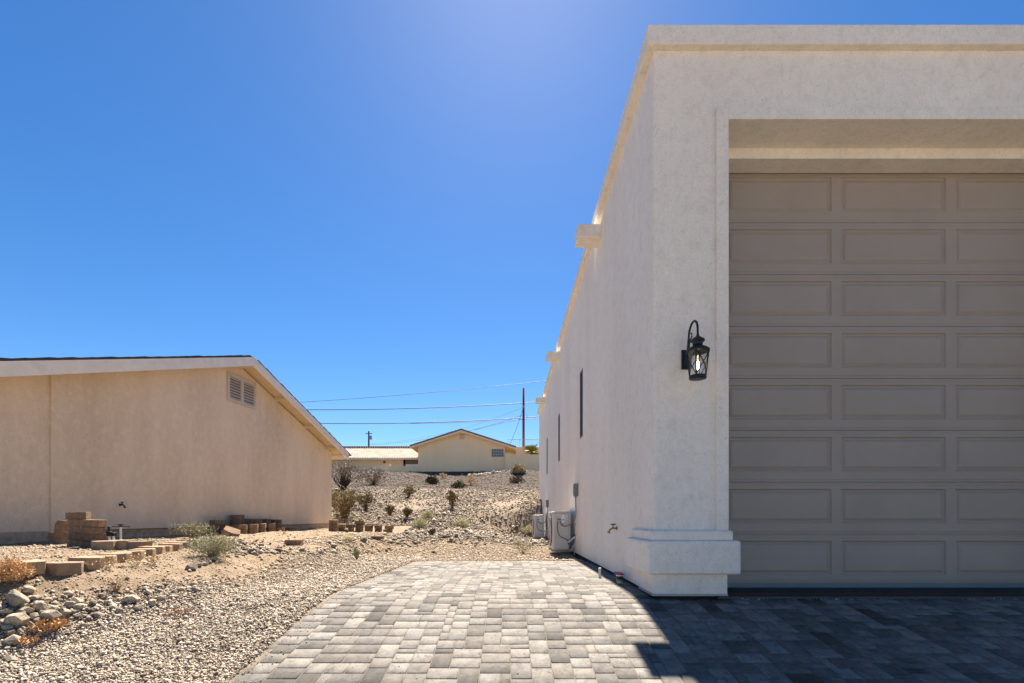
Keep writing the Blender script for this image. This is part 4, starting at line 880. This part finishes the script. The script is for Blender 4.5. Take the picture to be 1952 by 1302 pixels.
# ------------------------------------------------------------ plants
def plant(name, base, wd, ht, nb, nl, leaf, cols, stemcol, label, cat='shrub', group=None, upright=0.5, dome=False, leaf_in=0.35, stem_r=0.006, blade=False, dense=1.0):
    o = empty(name, base, 0, label=label, cat=cat, group=group); r = rng
    vs, fs, tn = [], [], []; tips = []
    for b in range(nb):
        az = r.uniform(0, 2 * math.pi); out = wd / 2 * math.sqrt(r.random()) * (1 if not dome else 1.0)
        h = ht * (1 - (out / (wd / 2)) ** 2 * (0.75 if dome else 0.35)) * r.uniform(0.75, 1.05)
        p0 = Vector((r.normal(0, 0.03 * wd), r.normal(0, 0.03 * wd), -0.01)); p3 = Vector((math.cos(az) * out, math.sin(az) * out, h))
        p1 = p0.lerp(p3, 0.4) + Vector((0, 0, h * 0.18 * upright)) + Vector(r.normal(0, 0.04 * wd, 3)); p2 = p0.lerp(p3, 0.75) + Vector(r.normal(0, 0.035 * wd, 3))
        P = [p0, p1, p2, p3]; tips.append(P); sr = stem_r * r.uniform(0.6, 1.2)
        for i in range(4):
            rr = sr * (1 - i * 0.27)
            for a in range(3):
                t_ = a * 2.094; vs.append((P[i].x + math.cos(t_) * rr, P[i].y + math.sin(t_) * rr, P[i].z)); tn.append(stemcol)
        b0 = len(vs) - 12
        for i in range(3):
            for a in range(3):
                q0, q1 = b0 + i * 3 + a, b0 + i * 3 + (a + 1) % 3; fs += [q0, q1, q1 + 3, q0, q1 + 3, q0 + 3]
    link('stems', np_mesh('stems', np.array(vs), np.array(fs), 3, np.array(tn)), M['leaf'], o)
    if nl:
        TP = np.array([[list(q) for q in P] for P in tips]); bi = r.integers(0, nb, nl); u = leaf_in + (1 - leaf_in) * r.random(nl) ** 0.7
        seg = np.minimum((u * 3).astype(int), 2); fr = (u * 3 - seg)[:, None]
        C = TP[bi, seg] * (1 - fr) + TP[bi, seg + 1] * fr + r.normal(0, 0.06 * wd * dense, (nl, 3))
        C[:, 2] = np.maximum(C[:, 2], 0.01)
        d = r.normal(0, 1, (nl, 3)); d[:, 2] = np.abs(d[:, 2]) * (1 + upright); d /= np.linalg.norm(d, axis=1)[:, None]
        e = np.cross(d, r.normal(0, 1, (nl, 3))); e /= np.linalg.norm(e, axis=1)[:, None]
        ll = (leaf * r.uniform(0.6, 1.3, nl))[:, None]; wv = ll * (0.10 if blade else 0.32)
        LV = np.stack([C - e * wv * 0.5, C + d * ll * 0.5 + e * wv, C + d * ll, C + d * ll * 0.45 - e * wv], 1).reshape(-1, 3)
        pal = np.array(cols); t_ = pal[r.integers(0, len(pal), nl)] * r.uniform(0.75, 1.2, (nl, 1))
        link('foliage', np_mesh('foliage', LV, np.arange(nl * 4), 4, np.repeat(t_, 4, 0)), M['leaf'], o)
    return o
SAGE = [(0.27, 0.265, 0.15), (0.34, 0.32, 0.195), (0.20, 0.205, 0.11), (0.42, 0.39, 0.25)]
OLIVE = [(0.17, 0.145, 0.07), (0.22, 0.17, 0.085), (0.12, 0.11, 0.055), (0.28, 0.21, 0.115)]
STRAW = [(0.55, 0.42, 0.24), (0.62, 0.50, 0.32), (0.45, 0.31, 0.16)]
ORANGE = [(0.52, 0.30, 0.13), (0.60, 0.38, 0.18), (0.42, 0.24, 0.11)]
PALE = [(0.50, 0.47, 0.28), (0.58, 0.55, 0.35), (0.42, 0.41, 0.22)]
DARKG = [(0.055, 0.060, 0.03), (0.08, 0.08, 0.04), (0.11, 0.10, 0.05)]
TW = (0.16, 0.11, 0.07); TWP = (0.30, 0.24, 0.16)
def pp(px, py, wpx, hpx): p = spot(px, py); s = p.y / F; return (p.x, p.y, p.z), wpx * s, hpx * s
def grow(name, px, py, wpx, hpx, nb, nl, lpx, cols, st, label, **kw):
    b, w_, h_ = pp(px, py, wpx, hpx); lf = lpx * b[1] / F
    return plant(name, b, w_, h_, nb, nl, lf, cols, st, label, **kw)
grow('grey_bush', 405, 1062, 98, 40, 110, 5200, 4.6, SAGE, TWP, 'grey green feathery bush spilling at the right end of the edging row', blade=True, leaf_in=0.2, stem_r=0.003)
grow('grey_bush', 368, 1026, 78, 30, 60, 1500, 4.5, SAGE, TW, 'thinner grey green bush behind the feathery one, against the house wall', blade=True, leaf_in=0.3, stem_r=0.004)
grow('dry_grass_clump', 18, 1109, 72, 44, 140, 3800, 6, ORANGE, (0.45, 0.30, 0.16), 'orange dry grass clump at the left end of the edging row', cat='dry grass', blade=True, leaf_in=0.1, stem_r=0.002, dome=True)
grow('dry_weed', 46, 1114, 30, 28, 24, 90, 5, STRAW, TW, 'dark twiggy dry weed right of the orange grass clump', cat='weed', stem_r=0.003)
for px, py, w_, h_, l in ((128, 1094, 30, 20, 'in front of the second edging block'), (168, 1088, 26, 20, 'in front of the third edging block'), (205, 1083, 34, 22, 'in front of the fourth edging block'), (258, 1080, 44, 20, 'in front of the middle of the edging row'), (296, 1078, 30, 20, 'right of the one before the middle of the edging')):
    grow('straw_weed', px, py, w_, h_, 20, 110, 4, STRAW, (0.42, 0.32, 0.2), 'thin straw coloured weed ' + l, cat='weed', group='thin straw weeds', blade=False, stem_r=0.0015)
grow('dry_weed', 222, 1131, 52, 34, 30, 60, 4, STRAW, (0.24, 0.16, 0.10), 'brown branching weed above the stones', cat='weed', stem_r=0.0028)
grow('dry_leaves', 92, 1207, 56, 22, 26, 260, 8, ORANGE, (0.40, 0.26, 0.14), 'curled orange dry leaves among the grey stones', cat='dry leaves', stem_r=0.0025)
grow('dry_leaves', 50, 1232, 34, 14, 16, 110, 7, ORANGE, (0.40, 0.26, 0.14), 'smaller patch of orange dry leaves lower left of the stones', cat='dry leaves', stem_r=0.0025)
grow('dry_leaves', 340, 1175, 50, 12, 24, 160, 5, [(0.36, 0.22, 0.15), (0.42, 0.28, 0.2)], (0.3, 0.2, 0.14), 'reddish dry sprig lying on the gravel strip', cat='dry leaves', stem_r=0.002)
grow('small_weed', 680, 1068, 16, 22, 14, 160, 4, SAGE, TW, 'small grey green weed on the dirt near the paver edge', cat='weed')
grow('green_weed', 996, 1056, 52, 32, 46, 700, 4, SAGE, TWP, 'grey green weed at the far end of the pavers', cat='weed', blade=True, stem_r=0.003)
grow('yellow_tuft', 667, 1033, 22, 7, 20, 260, 4, [(0.45, 0.42, 0.15), (0.5, 0.46, 0.2)], TWP, 'flat yellow green tuft left of a lone block', cat='tuft', blade=True)
grow('low_weed', 268, 1043, 60, 14, 30, 420, 5, SAGE, TW, 'low green weeds growing along the house base', cat='weed', blade=True)
gP = 'pale round brittle tufts on the slope'
grow('pale_tuft', 800, 1008, 33, 21, 90, 1800, 4, PALE, (0.45, 0.40, 0.25), 'roundest pale yellow tuft in front of the hillside', cat='tuft', blade=True, dome=True, leaf_in=0.3, group=gP)
grow('pale_tuft', 815, 988, 28, 13, 60, 1000, 3.5, PALE, (0.45, 0.40, 0.25), 'pale yellow tuft just above the roundest one', cat='tuft', blade=True, dome=True, group=gP)
grow('pale_tuft', 880, 1004, 36, 14, 70, 1300, 3.5, PALE, (0.45, 0.40, 0.25), 'pale yellow tuft lying to the right on the slope', cat='tuft', blade=True, dome=True, group=gP)
grow('pale_tuft', 1008, 1018, 26, 16, 60, 900, 3.5, PALE, (0.45, 0.40, 0.25), 'pale green tuft hard left of the farther heat pump', cat='tuft', blade=True, dome=True, group=gP)
grow('creosote_bush', 657, 988, 66, 56, 70, 2600, 4, OLIVE, TW, 'large brown green creosote bush behind the row of blocks', leaf_in=0.15, stem_r=0.012)
grow('creosote_bush', 697, 974, 34, 36, 36, 900, 3.5, OLIVE, TW, 'medium creosote bush right of the large one', leaf_in=0.4, stem_r=0.012)
grow('bare_bush', 655, 935, 74, 54, 70, 800, 3, [(0.22, 0.17, 0.11), (0.27, 0.22, 0.15)], (0.06, 0.045, 0.035), 'bare dark branching bush on the hillside near the tan house', leaf_in=0.7, stem_r=0.03)
grow('hill_shrub', 662, 898, 72, 34, 80, 2800, 3.5, [(0.14, 0.14, 0.06), (0.2, 0.19, 0.09), (0.10, 0.10, 0.045)], TW, 'green shrub mass at the hilltop above the bare bush', leaf_in=0.3, stem_r=0.03)
grow('hill_shrub', 690, 896, 40, 46, 26, 300, 2.5, OLIVE, TW, 'thin tall shrub at the hilltop before the low house', leaf_in=0.6, stem_r=0.02)
grow('hill_shrub', 712, 925, 70, 30, 60, 700, 3, [(0.24, 0.19, 0.13), (0.28, 0.23, 0.16)], TW, 'brown wispy shrub right of the bare bush', leaf_in=0.5, stem_r=0.02)
gS = 'small desert shrubs on the slope'
for px, py, w_, h_, c, l in ((779, 950, 22, 24, [(0.24, 0.2, 0.09), (0.3, 0.25, 0.12)], 'upright yellow brown shrub in the middle of the slope'), (862, 970, 26, 36, [(0.19, 0.13, 0.05), (0.24, 0.17, 0.07)], 'tallest brown shrub in the middle of the slope'),
                          (776, 990, 18, 24, OLIVE, 'olive shrub low on the slope above the pale tufts'), (743, 985, 16, 22, OLIVE, 'thin dark shrub low on the slope near the blocks'), (824, 1022, 12, 12, OLIVE, 'tiny weed in the rubble before the slope')):
    grow('slope_shrub', px, py, w_, h_, 44, 420, 4, c, TW, l, group=gS, upright=1.6, stem_r=0.014, leaf_in=0.12)
grow('dark_shrub', 823, 923, 26, 15, 40, 900, 3.5, DARKG, TW, 'dark green flat shrub left on the dark gravel', dome=True, stem_r=0.02)
grow('dark_shrub', 875, 931, 30, 14, 40, 900, 3.5, DARKG + SAGE[:1], TW, 'dark green flat shrub right on the dark gravel', dome=True, stem_r=0.02)
grow('dry_bush', 898, 926, 28, 20, 50, 500, 3, ORANGE, (0.4, 0.28, 0.17), 'orange dry bush right of the dark flat shrub', blade=True, stem_r=0.012, dome=True)
grow('dry_bush', 988, 902, 28, 15, 90, 2600, 3.0, [(0.46, 0.34, 0.19), (0.52, 0.40, 0.24), (0.38, 0.28, 0.15)], (0.45, 0.3, 0.16), 'round golden bush before the far garden wall', dome=True, leaf_in=0.2, stem_r=0.01)
grow('dark_shrub', 985, 922, 36, 14, 60, 700, 3, [(0.16, 0.12, 0.09), (0.12, 0.09, 0.07)], TW, 'dull brown shrub below the round golden bush', dome=True, stem_r=0.02)
grow('hill_weed', 845, 913, 18, 10, 16, 120, 3, STRAW, TW, 'wispy weed left above the dark flat shrubs', cat='weed', stem_r=0.01)
# fan palm peeping over the garden wall
pb_ = empty('fan_palm', (gx(1015), 57.5, 5.5), label='yellow green fan palm rising over the far garden wall', cat='palm')
MB().tube([(0, 0, 0), (0.03, 0, 2.9)], 0.2, 8, 0.15).obj('trunk', M['pole_wood'], pb_)
for k in range(30):
    az = rng.uniform(0, 2 * math.pi); el = rng.uniform(-0.3, 1.4); ln = rng.uniform(0.8, 1.3); mb = MB()
    d = Vector((math.cos(az) * math.cos(el), math.sin(az) * math.cos(el), math.sin(el))); s_ = d.cross(Vector((0, 0, 1))).normalized(); c0 = Vector((0.03, 0, 2.9))
    for q_ in range(9):
        aa = (q_ - 4) * 0.26; dd = (d * math.cos(aa) + s_ * math.sin(aa)); m0 = c0 + d * ln * 0.35; tip = m0 + dd * ln * 0.85 + Vector((0, 0, -0.12 * ln)); nrm = dd.cross(s_ if abs(aa) < 1 else d).normalized() * 0.03
        w2 = (s_ * math.cos(aa) - d * math.sin(aa)) * 0.05
        mb.add([m0 - w2 * 0.3, m0 + dd * ln * 0.4 - w2, tip, m0 + dd * ln * 0.4 + w2], [(0, 1, 2, 3)])
    mb.tube([c0, c0 + d * ln * 0.38], 0.02, 3)
    if k == 0: M['palm'] = painted('palm', (0.30, 0.29, 0.07), 0.6, 0.25, 4)
    mb.obj('frond', M['palm'], pb_)
